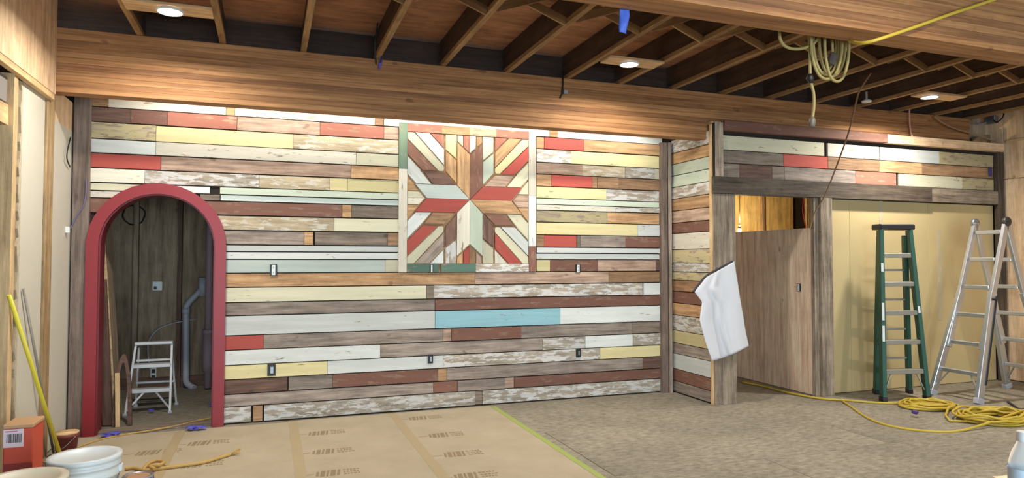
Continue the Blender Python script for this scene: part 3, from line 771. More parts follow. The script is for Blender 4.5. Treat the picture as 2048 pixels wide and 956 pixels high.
cable('red_cable', [Vector((_q.x, 8.1, 2.945)), Vector((_q.x, 8.1, 2.5)), _q, P(1606, 425, Y=8.1), P(1611, 456, Y=8.11), P(1611, 500, Y=8.11)], .010, plain('red_jacket', (170, 50, 40), .5), 'red cable hanging beside the stud in the lit inner room')

# ------------------------------------------------------------------ floor protection paper at left
paperm, nt, b = nodes('floor_paper')
tc = nt.nodes.new('ShaderNodeTexCoord'); n1 = _noise(nt, tc.outputs['Object'], 2.0, 5, .6); n2 = _noise(nt, tc.outputs['Object'], 60, 3, .6)
c1 = _ramp(nt, n1.outputs['Fac'], [(0.3, lin((170, 156, 130))), (0.7, lin((188, 175, 151)))]).outputs[0]
nt.links.new(_mix(nt, .15, c1, n2.outputs['Color'], 'MULTIPLY'), b.inputs['Base Color']); b.inputs['Roughness'].default_value = .7
tapem = plain('tan_seam_tape', (172, 154, 120), .45, k=1.0, noise=.06, scale=8)
paper = thing('floor_paper', (0.3, 4.4, 0.0), 'tan floor protection paper taped over the left half of the floor', 'floor covering')
for x0, x1 in ((-1.50, -0.68), (-0.68, 0.22), (0.22, 1.11), (1.11, 2.08)):
    y1 = 6.40 if x0 > -.5 else 6.36
    MB().box(((x0 + x1) / 2, (1.5 + y1) / 2, 0.0065), (x1 - x0 - .002, y1 - 1.5, 0.003)).build('paper_strip', paperm, paper, origin=((x0 + x1) / 2, (1.5 + y1) / 2, 0.0065))
for x, y1 in ((-0.68, 6.3), (0.22, 6.38), (1.11, 6.38)):
    MB().box((x, (1.5 + y1) / 2, 0.0086), (0.075, y1 - 1.5, 0.0012)).build('seam_tape', tapem, paper)
MB().box((2.095, (1.5 + 6.36) / 2, 0.009), (0.05, 6.36 - 1.5, 0.0012)).build('edge_tape', plain('green_tape', (150, 166, 84), .6), paper)
ink = plain('grey_print_ink', (140, 122, 96), .8)
def stamp(px, py):
    c = P(px, py, Z=.0088); q = MB(); z = .0084
    rr = random.Random(px * 7 + py)
    xs = -.14
    q.box((c.x + xs, c.y, z), (.07, .012, .0006)); xs += .05
    for w, h in ((.018, .10), (.030, .13), (.016, .13), (.034, .13), (.018, .13)):
        q.box((c.x + xs + w / 2, c.y, z), (w, h, .0006), Matrix.Rotation(R(-8), 3, 'Z')); xs += w + .010
    for r_ in range(3):
        x = xs + .012
        for k in range(5):
            w = rr.uniform(.012, .022); q.box((c.x + x + w / 2, c.y - .045 + r_ * .045, z), (w, .022, .0006)); x += w + .007
    q.build('printed_mark', ink, paper)
for p_ in ((402, 886), (640, 866), (650, 903), (660, 946), (838, 836), (880, 870), (912, 908), (385, 930), (935, 952), (300, 905)): stamp(*p_)
struct(board('trim_15', (-1.32, 6.56, 0.008), (-0.45, 6.56, 0.008), 0.16, 0.014, PL['g'], None, up=(0, 1, 0)))

# ------------------------------------------------------------------ downlights on their boards
glow, nt, b = nodes('downlight_glow'); b.inputs['Emission Color'].default_value = (1, 0.97, 0.9, 1); b.inputs['Emission Strength'].default_value = 30
paleply = wood('pale_mounting_board', (170, 140, 104), (196, 166, 128), var=.05)
def downlight(x, y, j0, j1, label, power=40):
    t = thing('downlight', (x, y, 3.13), label, 'lamp', None)
    MB().lathe([(.075, .016), (.088, .016), (.090, .008), (.084, 0), (.075, 0), (.075, .016)], (x, y, 3.13), 28).build('trim_ring', whitep, t)
    MB().lathe([(0, .003), (.074, .003), (.074, .014), (0, .014)], (x, y, 3.13), 28).build('lens', glow, t)
    l = area('downlight_lamp', (x, y, 3.125), (0, 0, -1), .14, .14, power, (1, .94, .84), 'DISK', 160); attach(l, t)
    o = board('mounting_board', (j0 + .02, y, 3.158), (j1 - .02, y, 3.158), .19, .02, paleply, ceiling, up=(0, 1, 0))
downlight(-0.651, 5.066, -0.949, -0.363, 'round downlight glowing between the joists at upper left')
downlight(2.905, 5.09, 2.654, 3.218, 'round downlight glowing between the joists right of centre, nearest the hanging blue tape')
downlight(6.41, 5.062, 6.24, 6.845, 'round downlight glowing between the joists at upper right', 48)

# ------------------------------------------------------------------ ladders
def green_ladder():
    A = Vector((6.19, 5.22, 0)); ang = R(-13)
    ux = Vector((math.cos(ang), math.sin(ang), 0)); uy = Vector((.42, .80, 0)).normalized()
    t = thing('step_ladder', A + uy * .18, 'green fibreglass step ladder with black cap standing before the tan wallboard', 'ladder')
    H = 1.80; hb, ht, D = .245, .165, .40
    top = A + uy * .20
    def fp(s, f): return (A + ux * s * hb).lerp(top + ux * s * ht + Vector((0, 0, H)), f)
    def bp(s, f): return (A + uy * D + ux * (s * (hb - .05) + .04)).lerp(top + uy * .06 + ux * s * (ht - .02) + Vector((0, 0, H - .03)), f)
    for s in (-1, 1):
        r_ = MB().bar(fp(s, 0.02), fp(s, .985), .095, .042, uy, .004).build('front_rail', greenf, t)
        MB().bar(fp(s, 0.0), fp(s, .03), .105, .05, uy, .004).build('rubber_foot', black, r_)
        for z0, z1 in ([(.46, .56), (.34, .43), (.74, .79)] if s < 0 else [(.50, .54)]):
            MB().bar(fp(s, z0) - uy * .049, fp(s, z1) - uy * .049, .034, .002, ux, 0).build('sticker', whitep, r_)
        r2 = MB().bar(bp(s, 0.015), bp(s, .97), .08, .04, uy, .004).build('rear_rail', greenf, t)
        MB().bar(bp(s, 0.0), bp(s, .03), .09, .048, uy, .004).build('rubber_foot', black, r2)
        MB().bar(fp(s, .66), bp(s, .64), .018, .006).build('spreader', steel, t)
    for i in range(1, 6):
        f = i * .305 / 1.83
        tr = MB().bar(fp(-1, f) + uy * .01, fp(1, f) + uy * .01, .046, .085, (0, 0, 1), .004).build('tread', alu3, t)
    for f in (.22, .40, .58, .76): MB().bar(bp(-1, f), bp(1, f), .022, .03, (0, 0, 1), .003).build('rear_rung', alu3, t)
    for s in (-1, 1): MB().bar(fp(s, .06) + ux * -s * .02, fp(s, .155) + ux * -s * .09, .018, .008, uy).build('brace', alu3, t)
    c = top + Vector((0, 0, H + .005)) + uy * .03
    rot = Matrix((ux, Vector((0, 0, 1)).cross(ux), Vector((0, 0, 1)))).transposed()
    MB().box(c, (.40, .16, .06), rot, .01).build('top_cap', plain('cap_black', (44, 40, 42), .5), t)
alu3 = plain('worn_aluminium_treads', (170, 168, 160), .45, metal=.6)
green_ladder()


def alu_ladder():
    t = thing('folding_ladder', (7.33, 5.12, 0), 'aluminium multi-position ladder opened in an A beside the green ladder', 'ladder')
    yc = 5.115; H = 1.86; xa, xb, xt = 6.75, 7.93, 7.345
    def leg(x0, s, f): # lower flared, upper straight
        return Vector((x0 + (xt - x0) * f, yc + s * (.255 - .085 * min(1, f / .55)), H * f))
    for x0, nm, sd in ((xa, 'front', -1), (xb, 'rear', 1)):
        for s in (-1, 1):
            r_ = MB().bar(leg(x0, s, 0), leg(x0, s, .60), .085, .045, (1, 0, 0), .004).build(nm + '_outer_rail', alu, t)
            MB().bar(leg(x0, s, .0), leg(x0, s, .03), .095, .056, (1, 0, 0), .004).build('foot', greyp, r_)
            i_ = s * .030
            a, e = leg(x0, s, .28), leg(x0, s, 1.0)
            a = a - Vector((0, i_, 0)); e = Vector((e.x, yc + s * .165, e.z))
            MB().bar(a, e, .07, .036, (1, 0, 0), .004).build(nm + '_inner_rail', alu, t)
            MB().lathe([(0, -.014), (.022, -.014), (.026, 0), (.022, .014), (0, .014)], leg(x0, s, .565) + Vector((0, s * .03, 0)), 14).build('lock_knob', black, t)
        for i in range(1, 7):
            f = i * .158 - .005
            hw = (.255 - .085 * min(1, f / .55)) - (.02 if f < .5 else .035)
            p = leg(x0, 0, f); p.y = yc
            MB().bar(p + Vector((0, -hw, 0)), p + Vector((0, hw, 0)), .042, .042, (0, 0, 1), .006).build('rung', alu, t)
        for s in (-1, 1):
            a = leg(x0, s, .045); e = leg(x0, s, .15); e.y -= s * .12
            MB().bar(a, e, .022, .008, (1, 0, 0)).build('brace', alu, t)
    for s in (-1, 1):
        c = Vector((xt, yc + s * .17, H))
        q = MB(); ring = [(0, -.022), (.045, -.022), (.052, -.012), (.052, .012), (.045, .022), (0, .022)]
        q.lathe(ring, (0, 0, 0), 20); bmesh.ops.rotate(q.bm, verts=q.bm.verts, cent=(0, 0, 0), matrix=Matrix.Rotation(R(90), 3, 'X'))
        bmesh.ops.translate(q.bm, verts=q.bm.verts, vec=c)
        q.build('hinge', plain('hinge_black_%d' % s, (52, 48, 50), .45) if s < 0 else steel, t)
    a, e = leg(xa, -1, .10), leg(xa, -1, .58)
    MB().bar(a + Vector((.036, -.02, 0)), e + Vector((.036, -.02, 0)), .012, .03, (1, 0, 0)).build('warning_strip', black, t)
alu_ladder()

# ------------------------------------------------------------------ cloth hung on the corner post
def lerp_curve(pts, t):
    n = len(pts) - 1; i = min(int(t * n), n - 1); f = t * n - i
    return (pts[i][0] * (1 - f) + pts[i + 1][0] * f, pts[i][1] * (1 - f) + pts[i + 1][1] * f)
LE = [(1412, 555), (1389, 584), (1404, 604), (1399, 640), (1410, 682), (1424, 722)]
RE = [(1468, 523), (1474, 560), (1480, 600), (1486, 635), (1491, 665), (1497, 692)]
def clothf(s, t):
    a, e = lerp_curve(LE, t), lerp_curve(RE, t)
    y = 5.690 - .07 * (math.sin(s * 8.5 + t * 1.6) * .5 + .5) * (.12 + t) - .05 * min(1, t * 4) * math.exp(-((s - .42 - .1 * t) / .08) ** 2) * (1 - t * .5)
    return P(a[0] * (1 - s) + e[0] * s, a[1] * (1 - s) + e[1] * s + 3 * math.sin(s * math.pi) * t, Y=y)
clothm = plain('white_cotton', (212, 214, 220), .9, noise=.03, scale=60)
cl = MB().grid(clothf, 36, 44).build('draped_cloth', clothm)
md = cl.modifiers.new('thickness', 'SOLIDIFY'); md.thickness = .005
tag(cl, 'white cotton cloth draped over the weathered corner post', 'cloth')
MB().tube(smooth([clothf(0, .2) + Vector((-.01, .01, 0)), clothf(0, .1) + Vector((-.005, .01, .01)), clothf(.02, 0) + Vector((0, .01, .01)), clothf(.35, 0) + Vector((0, .012, .012)), clothf(.98, 0) + Vector((0, .01, .004))], 5), .011, 8).build('dark_hem', plain('dark_hem_fabric', (60, 58, 66), .9), cl)

# ------------------------------------------------------------------ cords and cables on the right
def coil_pts(c, rx, ry, turns, seed, h=.05):
    rr = random.Random(seed); pts = []
    for k in range(turns):
        ox, oy = rr.uniform(-.10, .10) * rx, rr.uniform(-.12, .12) * ry; sx, sy = rr.uniform(.72, 1.08), rr.uniform(.65, 1.08); ph = rr.uniform(-.3, .3)
        for i in range(16):
            a = 2 * math.pi * i / 16 + ph * 0
            pts.append(Vector((c.x + ox + rx * sx * math.cos(a), c.y + oy + ry * sy * math.sin(a), .016 + h * (k / turns) * (.5 + .5 * rr.random()))))
    return pts
c1, c2 = P(1858, 815, Z=0), P(1985, 842, Z=0)
pts = [P(x, y, Z=.014) for x, y in ((1482, 764), (1520, 771), (1575, 785), (1640, 797), (1700, 801), (1760, 806))]
pts += coil_pts(c1, .30, .20, 7, 4) + [P(1900, 842, Z=.02)] + coil_pts(c2, .33, .22, 12, 9, .09)
pts += [P(1930, 860, Z=.015), P(1850, 862, Z=.012), P(1780, 852, Z=.012), P(1735, 836, Z=.012), P(1700, 812, Z=.012), P(1686, 803, Z=.012)]
cp = MB().tube(smooth(pts, 3), .011, 6).build('extension_cord', yellow); tag(cp, 'yellow extension cord piled in loops on the floor before the ladders', 'cord')
c = P(1830, 824, Z=.05); o = MB().box(c, (.06, .05, .035), Euler((.2, .1, .5)).to_matrix(), .008).build('plug', plain('purple_plug', (70, 48, 110), .5), cp)
cable('black_cable', [P(1945, 818, Z=.012), P(1985, 823, Z=.012), P(2048, 829, Z=.012), P(2100, 838, Z=.012)], .012, black, 'black cable on the floor behind the piled yellow cord')
cable('black_cable', [P(2016, 804, Z=.012), P(2028, 812, Z=.012), P(2040, 819, Z=.012), P(2062, 816, Z=.012), P(2090, 808, Z=.012)], .012, black, 'short black cable on the floor beneath the aluminium ladder, at the right edge')

# ------------------------------------------------------------------ hanging cords overhead
yh = 3.02
hc = thing('hanging_cord_coil', P(1660, 60, Y=yh), 'coil of yellow cord hanging behind the near overhead beam', 'cord')
cordm = plain('dull_yellow_cord', (150, 134, 82), .6)
def loop(x0, x1, yb, yo, top=40):
    xm = (x0 + x1) / 2
    return smooth([P(x0, top, Y=yo), P(x0 - 1, (top + yb) / 2, Y=yo), P(x0 + (xm - x0) * .35, yb - 14, Y=yo), P(xm, yb, Y=yo), P(x1 - (x1 - xm) * .35, yb - 14, Y=yo), P(x1 + 1, (top + yb) / 2, Y=yo), P(x1 - 2, top, Y=yo)], 5)
for x0, x1, yb, yo in ((1624, 1683, 158, 3.00), (1628, 1678, 150, 3.03), (1640, 1690, 152, 3.05), (1651, 1697, 163, 2.99), (1620, 1672, 145, 3.06)):
    MB().tube(loop(x0, x1, yb, yo), .0085, 8).build('loop', cordm, hc)
MB().tube(smooth([P(1559, 60, Y=yh), P(1561, 80, Y=yh), P(1573, 94, Y=yh), P(1593, 98, Y=yh), P(1615, 94, Y=yh), P(1632, 82, Y=yh), P(1640, 60, Y=yh)], 5), .0085, 8).build('loop', cordm, hc)
MB().tube(smooth([P(1621, 50, Y=yh), P(1620, 110, Y=yh), P(1621, 158, Y=yh), P(1627, 185, Y=yh), P(1628, 210, Y=yh), P(1625, 236, Y=yh)], 5), .0085, 8).build('cord_end', cordm, hc)
MB().tube([P(1625, 234, Y=yh), P(1625, 240, Y=yh), P(1624, 254, Y=yh)], [.010, .017, .017], 10).build('plug', plain('grey_plug', (110, 102, 92), .5), hc)
MB().tube([P(1619, 148, Y=yh), P(1620, 156, Y=yh), P(1624, 166, Y=yh)], [.012, .022, .013], 10).build('connector', black, hc)
MB().box(P(1664, 118, Y=yh), (.045, .04, .07), Euler((0, .3, 0)).to_matrix(), .01).build('connector', plain('dark_connector', (78, 70, 64), .5), hc)
MB().tube([P(1664, 70, Y=yh), P(1665, 105, Y=yh)], .008, 8).build('cord_end', cordm, hc)
hk = P(1660, 74, Y=2.96)
MB().tube([(hk.x, 2.915, hk.z + .06), (hk.x, 3.06, hk.z + .06), (hk.x, 3.075, hk.z + .09)], .006, 6).build('hook', steel, hc)
cable('stretched_cord', [P(2040, -22, Y=2.70), P(1985, 0, Y=2.70), P(1905, 27, Y=2.70), P(1830, 54, Y=2.70), P(1765, 76, Y=2.70), P(1735, 85, Y=2.74), P(1715, 86, Y=2.80), P(1700, 82, Y=2.88)], .010, yellow, 'yellow cord stretched tight up across the near beam', 'cord')
cable('hanging_cable', [P(1742, 146, Y=4.6), P(1720, 180, Y=4.7), P(1712, 205, Y=4.8), P(1697, 265, Y=5.2), P(1672, 335, Y=5.5), P(1650, 390, Y=5.60), P(1630, 425, Y=5.63), P(1625, 447, Y=5.63), P(1621, 462, Y=5.9)], .008, browncab, 'brown cable hanging in a curve from the joists to the opening')
cable('hanging_cable', [P(1819, 205, Y=5.72), P(1819, 240, Y=5.74), P(1821, 262, Y=5.76), P(1824, 272, Y=5.68)], .009, plain('pale_pink_cable', (198, 150, 136), .5), 'short pale pink cable hanging in front of the beam at right')
cable('hanging_cable', [P(1868, 232, Y=5.74), P(1880, 242, Y=5.72), P(1905, 255, Y=5.7), P(1960, 272, Y=5.7), P(1990, 283, Y=5.70)], .010, plain('beige_cable', (150, 128, 96), .6), 'beige cable running down to the right end of the cap board')
# looped cable with a blue tape end in the third joist bay
lc = [P(752, 128, Y=5.7), P(750, 100, Y=5.65), P(752, 72, Y=5.6), P(759, 55, Y=5.58), P(765, 56, Y=5.58), P(768, 80, Y=5.62), P(766, 105, Y=5.68), P(761, 125, Y=5.74)]
wl = cable('wire_loop', lc, .008, black, 'black wire loop with taped end hanging over the beam')
MB().tube([P(764, 112, Y=5.71), P(761, 126, Y=5.75), P(759, 138, Y=5.76)], [.012, .014, .01], 8).build('tape_end', purptape, wl)
MB().tube([P(752, 72, Y=5.6), P(756, 40, Y=5.6), P(760, 20, Y=5.55)], .006, 6).build('wire', black, wl)
br = thing('wire_bracket', P(1128, 195, Y=5.77), 'small grey clip with a black wire on the beam face', 'bracket')
MB().tube([P(1126, 140, Y=5.76), P(1126, 170, Y=5.78), P(1124, 188, Y=5.785), P(1120, 196, Y=5.785)], .008, 8).build('wire', black, br)
MB().box(P(1131, 184, Y=5.785), (.05, .03, .045), None, .006).build('clip', steel, br)
sn = P(1733, 202, Y=5.55)
t = thing('sensor_lamp', sn, 'small unlit white lamp head hanging by the right end of the joists', 'lamp')
MB().lathe([(0, -.018), (.045, -.016), (.055, 0), (.03, .012), (.012, .016), (.012, .10), (0, .10)], sn, 20).build('head', whitep, t)
MB().tube([sn + Vector((0, 0, .1)), sn + Vector((0, 0, .2))], .006, 6).build('cord', black, t)
bt = P(1254, 62, Y=2.90); tp = P(1254, 14, Y=2.90)
o = MB().grid(lambda s, v: Vector((tp.x - .022 + .044 * s + .006 * math.sin(v * 5), 2.935 + .01 * math.sin(s * 3 + v * 4), tp.z + .03 + (bt.z - tp.z - .03) * v)), 4, 8).build('hanging_tape', bluetape)
o.modifiers.new('thickness', 'SOLIDIFY').thickness = .002; tag(o, 'blue tape strip hanging down from the near beam', 'tape')
c = P(1981, 344, Y=YF - .006)
o = MB().box(c, (.05, .008, .10), None, .002).build('tape_patch', plain('navy_tape', (58, 56, 120), .6)); tag(o, 'small dark blue tape patch at the right end of the brown plank', 'tape')
# junction with cables on the right wall
jb = P(1984, 240, X=XR - .03)
t = thing('junction_box', (jb.x, jb.y, jb.z - .05), 'metal junction box with loose wires on the right wall near the ceiling', 'junction box')
MB().box(jb, (.07, .11, .09), None, .006).build('box', steel, t)
MB().tube(smooth([jb + Vector((0, .02, .04)), jb + Vector((-.02, .03, .16)), jb + Vector((.0, 0, .30)), jb + Vector((0, -.02, .42))], 5), .012, 8).build('wire', black, t)
MB().tube(smooth([jb + Vector((-.02, -.03, 0)), jb + Vector((-.06, -.10, -.05)), jb + Vector((-.03, -.16, .02)), jb + Vector((0, -.14, .2))], 5), .008, 8).build('wire', black, t)
MB().tube(smooth([jb + Vector((-.02, .03, -.02)), jb + Vector((-.06, .12, -.03)), jb + Vector((-.05, .2, .08))], 5), .008, 8).build('wire', greyp, t)

# cable on the left trim
cable('trim_cable', [P(141, 275, X=XL + .012), P(135, 300, X=XL + .02), P(134, 318, X=XL + .02), P(140, 334, X=XL + .012)], .005, black, 'black cable loop sticking out at the left trim board')
cable('trim_cable', [P(172, 358, Y=6.43), P(172, 385, Y=6.43), P(167, 410, Y=6.43), P(155, 430, Y=6.43), P(140, 458, Y=6.43)], .006, plain('violet_cable', (104, 96, 128), .5), 'violet-grey cable slanting over the left trim board')
o = MB().box(P(135, 460, X=XL + .01), (.03, .03, .05), None, .004).build('cable_clip', whitep); tag(o, 'small pale cable clip on the left wall edge', 'clip')

# ------------------------------------------------------------------ things at the lower left
# broom with yellow handle, and a second grey pole
a, e = P(121, 912, Z=.10), P(18, 590, X=XL + .012)
t = thing('push_broom', (a.x, a.y, 0), 'push broom with a yellow handle leaning on the left wall', 'broom')
MB().tube([a, a.lerp(e, .5), e], .013, 12).build('handle', yellowp, t)
MB().tube([a - (e - a).normalized() * .06, a + (e - a).normalized() * .015], .02, 12).build('socket', plain('bright_yellow', (216, 216, 40), .4), t)
hd = Vector((a.x - .02, a.y + .04, .075))
MB().box(hd, (.10, .34, .035), Matrix.Rotation(R(-20), 3, 'Z'), .006).build('head', PL['B'], t)
q = MB(); rr = random.Random(5)
for i in range(46):
    u, v = rr.uniform(-.045, .045), rr.uniform(-.165, .165)
    p = hd + Matrix.Rotation(R(-20), 3, 'Z') @ Vector((u, v, -.015))
    q.tube([p, p + Vector((rr.uniform(-.03, .03), rr.uniform(-.03, .03), -.055))], [.012, .016], 5)
o = q.build('bristles', plain('dark_bristle', (74, 64, 56), .9), t); o['kind'] = 'stuff'
a2, e2 = P(107, 905, Z=.02), P(47, 578, X=XL + .010)
o = MB().tube([a2, a2.lerp(e2, .5), e2], .009, 10).build('grey_pole', plain('grey_pole_metal', (150, 144, 132), .45, metal=.3)); tag(o, 'thin grey pole leaning on the drywall behind the yellow broom handle', 'pole')
# small dark mop heap
mc = P(97, 925, Z=0)
mo = Vector((max(mc.x, -1.44), 5.25, 0))
q = MB(); rr = random.Random(8)
for i in range(40):
    an = rr.uniform(0, 6.28); r0 = rr.uniform(.02, .085)
    p = mo + Vector((r0 * math.cos(an), r0 * math.sin(an), .012))
    q.tube(smooth([p, p + Vector((rr.uniform(-.03, .03), rr.uniform(-.03, .03), rr.uniform(.05, .10))), p + Vector((-p.x + mo.x, -p.y + mo.y, .14)) * .7], 3), .009, 5)
o = q.build('mop_head', plain('dirty_mop_strands', (96, 84, 74), .95)); tag(o, 'grey-brown mop head heaped on the floor by the left wall', 'mop')
# orange carton on a brown carton
t = thing('brown_carton', (-1.40, 4.76, 0), 'brown carton on the floor under the orange box', 'box')
MB().box((-1.40, 4.82, .085), (.22, .26, .17), None, .004).build('carton', plain('brown_cardboard', (140, 104, 72), .85), t)
MB().box((-1.40, 4.82, .1705), (.05, .26, .001)).build('sealing_tape', tapem, t)
y0 = 4.70
xa, xb = P(6, 880, Y=y0).x, P(66, 880, Y=y0).x; zt = P(35, 850, Y=y0).z
t = thing('orange_box', ((xa + xb) / 2, y0 + .1, .171), 'orange-red box with a white barcode label at lower left', 'box')
orange = plain('orange_carton', (190, 74, 52), .6, k=1.1, noise=.06, scale=6)
hx = xb - xa; zb0 = .172
MB().box(((xa + xb) / 2, y0 + .10, (zb0 + zt - .02) / 2), (hx, .20, zt - .02 - zb0), None, .006).build('carton', orange, t)
MB().box(((xa + xb) / 2, y0 + .10, zt - .008), (hx + .008, .21, .026), None, .006).build('lid', plain('tan_lid', (190, 150, 110), .6), t)
MB().box(((xa + xb) / 2, y0 - .0008, zb0 + .05), (hx * .98, .0016, .09)).build('dark_band', plain('dark_red_print', (140, 46, 38), .6), t)
la, lb_ = P(7, 860, Y=y0), P(47, 893, Y=y0)
lab = MB().box(((la.x + lb_.x) / 2, y0 - .001, (la.z + lb_.z) / 2), (lb_.x - la.x, .002, la.z - lb_.z)).build('label', plain('label_white', (224, 206, 214), .6), t)
q = MB(); rr = random.Random(2); x = la.x + .016
while x < lb_.x - .012:
    w = rr.uniform(.0016, .0045); q.box((x + w / 2, y0 - .0025, (la.z + lb_.z) / 2), (w, .001, (la.z - lb_.z) * .5)); x += w + rr.uniform(.0015, .004)
q.build('barcode', black, lab)
MB().box(((la.x + lb_.x) / 2 - .01, y0 - .0025, la.z - .012), ((lb_.x - la.x) * .6, .001, .007)).build('printed_line', plain('pink_print', (190, 120, 150), .6), lab)
# red clay-coloured pot with a wooden lid
pc = Vector((-1.435, 5.90, 0)); pc = P(132, 912, Z=0); pc.x = max(pc.x, XL + .10)
t = thing('red_pail', pc, 'dark red tapered pail with a tan lid by the arch foot', 'pail')
MB().lathe([(0, 0), (.062, 0), (.078, .14), (.086, .142), (.086, .165), (.078, .165), (.07, .16), (0, .16)], pc, 24).build('body', plain('dark_red_clay', (112, 46, 46), .6), t)
MB().lathe([(0, .165), (.08, .165), (.082, .178), (0, .182)], pc, 24).build('lid', studw, t)
MB().tube(smooth([pc + Vector((-.082, -.02, .15)), pc + Vector((-.02, -.088, .07)), pc + Vector((.07, -.05, .15))], 6), .003, 6).build('handle', steel, t)
# white buckets
def bucket(c, r, h, label, mat, lid=False):
    t = thing('white_bucket', c, label, 'bucket')
    prof = [(0, 0), (r * .86, 0), (r * .88, .01), (r * .955, h - .10), (r * 1.0, h - .10), (r * 1.0, h - .085), (r * .965, h - .083), (r * .975, h - .05), (r * 1.01, h - .05), (r * 1.01, h - .036), (r * .975, h - .034), (r * .985, h - .012), (r * 1.02, h - .012), (r * 1.02, h), (r * .95, h)]
    if not lid: prof += [(r * .93, h - .05), (r * .84, .012), (0, .012)]
    MB().lathe(prof, c, 40).build('body', mat, t)
    if lid: MB().lathe([(0, h - .004), (r * .80, h - .004), (r * .84, h + .006), (r * 1.03, h + .006), (r * 1.04, h - .018), (r * 1.025, h - .018)], c, 40).build('lid', mat, t)
    for s in (-1, 1): MB().box(c + Vector((s * r * 1.0, 0, h - .075)), (.02, .045, .04), None, .006).build('handle_ear', mat, t)
    MB().tube(smooth([c + Vector((-r * 1.03, 0, h - .075)), c + Vector((-r * .75, -r * .75, h - .20)), c + Vector((0, -r * 1.05, h - .25)), c + Vector((r * .75, -r * .75, h - .20)), c + Vector((r * 1.03, 0, h - .075))], 7), .003, 6).build('handle', steel, t)
bucket(Vector((-.895, 4.13, .01)), .165, .41, 'bright white lidded bucket, the farther one at lower left', plain('white_bucket_plastic', (214, 222, 224), .4), True)
bucket(Vector((-1.06, 3.74, .01)), .175, .42, 'cream-white lidded bucket, nearest at lower left', plain('cream_bucket_plastic', (214, 206, 184), .45), True)
# paint can
pc = P(276, 950, Z=.20); pc.z = .01
t = thing('paint_can', pc, 'small dark labelled paint can beside the white bucket', 'paint can')
MB().lathe([(0, 0), (.083, 0), (.083, .185), (.080, .19), (.070, .19), (.068, .178), (0, .178)], pc, 28).build('can', steel, t)
MB().lathe([(.0835, .02), (.0845, .02), (.0845, .17), (.0835, .17)], pc, 28).build('label', plain('dark_can_label', (66, 60, 56), .6, noise=.8, scale=40), t)
MB().lathe([(0, .181), (.066, .181), (.068, .184), (.05, .187), (0, .187)], pc, 28).build('lid', plain('tan_can_lid', (170, 130, 96), .6), t)
MB().tube(smooth([pc + Vector((-.086, 0, .15)), pc + Vector((-.06, -.07, .07)), pc + Vector((.0, -.092, .04)), pc + Vector((.06, -.07, .07)), pc + Vector((.086, 0, .15))], 5), .002, 6).build('handle', steel, t)
# cords on the paper
cable('thin_cord', [P(x, y, Z=.014) for x, y in ((138, 905), (160, 893), (205, 878), (250, 869), (300, 861), (350, 852), (392, 842), (440, 832), (480, 824) if False else (425, 834))], .007, ropet, 'thin tan cord curving over the paper into the arch', 'cord')
fc = thing('tan_rope', P(330, 935, Z=0), 'thick tan cord with a frayed end lying on the floor paper', 'cord')
MB().tube(smooth([P(x, y, Z=.02) for x, y in ((250, 938), (268, 936), (292, 940), (335, 935), (372, 930), (410, 924), (440, 915), (462, 908))], 5), .012, 8).build('rope', ropet, fc)
MB().tube(smooth([P(x, y, Z=z) for x, y, z in ((286, 940, .02), (296, 928, .03), (312, 922, .03), (328, 924, .035), (318, 930, .045), (300, 932, .04), (310, 938, .03))], 5), .012, 8).build('knot', ropet, fc)
q = MB(); e = P(462, 908, Z=.02)
for k in range(9): q.tube([e, e + Vector((random.uniform(.03, .07), random.uniform(-.03, .06), random.uniform(-.004, .03)))], [.006, .003], 5)
o = q.build('frayed_end', ropet, fc); o['kind'] = 'stuff'
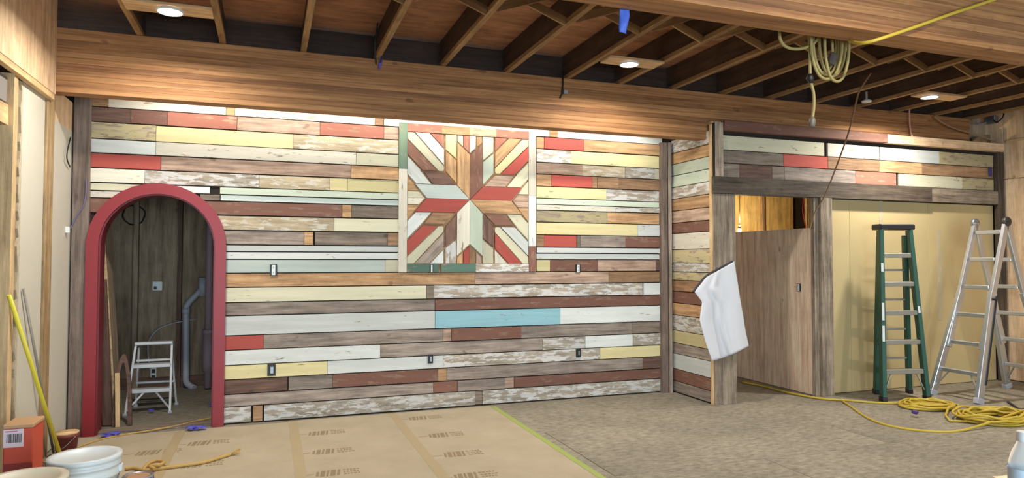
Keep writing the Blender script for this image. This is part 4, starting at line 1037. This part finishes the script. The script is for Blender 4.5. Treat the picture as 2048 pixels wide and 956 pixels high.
# scraps of blue tape
def scrap(px, py, label, r, seed):
    rr = random.Random(seed); c = P(px, py, Z=.03)
    q = MB()
    for k in range(3):
        a = rr.uniform(0, 6.28); L = r * rr.uniform(.8, 1.3); w = .02 + .012 * rr.random()
        d = Vector((math.cos(a), math.sin(a) * .7, 0)); nrm = Vector((-d.y, d.x, 0))
        ph = rr.uniform(0, 6)
        q.grid(lambda s, t: c + d * (t - .5) * 2 * L + nrm * (s - .5) * 2 * w + Vector((0, 0, -.016 + .016 * abs(math.sin(t * 6 + ph)) + .012 * s)), 3, 9)
    o = q.build('tape_scrap', purptape); o.modifiers.new('thickness', 'SOLIDIFY').thickness = .0015; tag(o, label, 'tape')
scrap(222, 868, 'crumpled blue tape scrap at the left foot of the red arch', .07, 1)
scrap(392, 855, 'crumpled blue tape scrap at the right foot of the red arch', .065, 2)
scrap(302, 820, 'small blue tape scrap on the floor under the step stool', .03, 3)
scrap(424, 808, 'tiny blue tape scrap inside the arch beside the right jamb', .03, 4)

# ------------------------------------------------------------------ near table with the water bottle
tb = thing('work_table', (2.05, 1.35, 0), 'plywood-topped work table edge at the lower right corner', 'table')
zt_ = .86
fa, fb_ = P(1984, 953, Z=zt_), P(2100, 944, Z=zt_)
d = (fb_ - fa).normalized(); nn = Vector((d.y, -d.x, 0))
pg = [fa, fa + d * 1.1, fa + d * 1.1 + nn * .6, fa + nn * .6]
MB().prism([(p.x, p.y) for p in pg], .02, lambda u, v, w: Vector((u, v, zt_ - .02 + w))).build('tabletop', plyw, tb)
for u, v in ((.06, .06), (1.04, .06), (1.04, .54), (.06, .54)):
    p = fa + d * u + nn * v
    board('leg', (p.x, p.y, 0.006), (p.x, p.y, zt_ - .02), .04, .04, studw, tb, up=(1, 0, 0))
bc = P(2051, 956, Z=zt_) ; bc = P(2052, 1040, Z=zt_)
t = thing('water_bottle', bc, 'clear plastic water bottle with a white cap on the near table', 'bottle')
pet, nt, b = nodes('clear_plastic'); b.inputs['Base Color'].default_value = (.92, .96, .97, 1); b.inputs['Roughness'].default_value = .06; b.inputs['Transmission Weight'].default_value = .7; b.inputs['IOR'].default_value = 1.08
MB().lathe([(0, .004), (.024, 0), (.031, .008), (.032, .03), (.030, .036), (.032, .042), (.032, .115), (.030, .12), (.032, .126), (.026, .15), (.016, .172), (.0125, .18), (.0125, .19)], bc, 28).build('bottle', pet, t)
MB().lathe([(.0328, .04), (.0328, .118)], bc, 28).build('label', plain('pale_blue_label', (196, 216, 236), .5, noise=.12, scale=40), t)
MB().lathe([(.0145, .178), (.0155, .180), (.0155, .198), (.0135, .2), (0, .2)], bc, 24).build('cap', whitep, t)
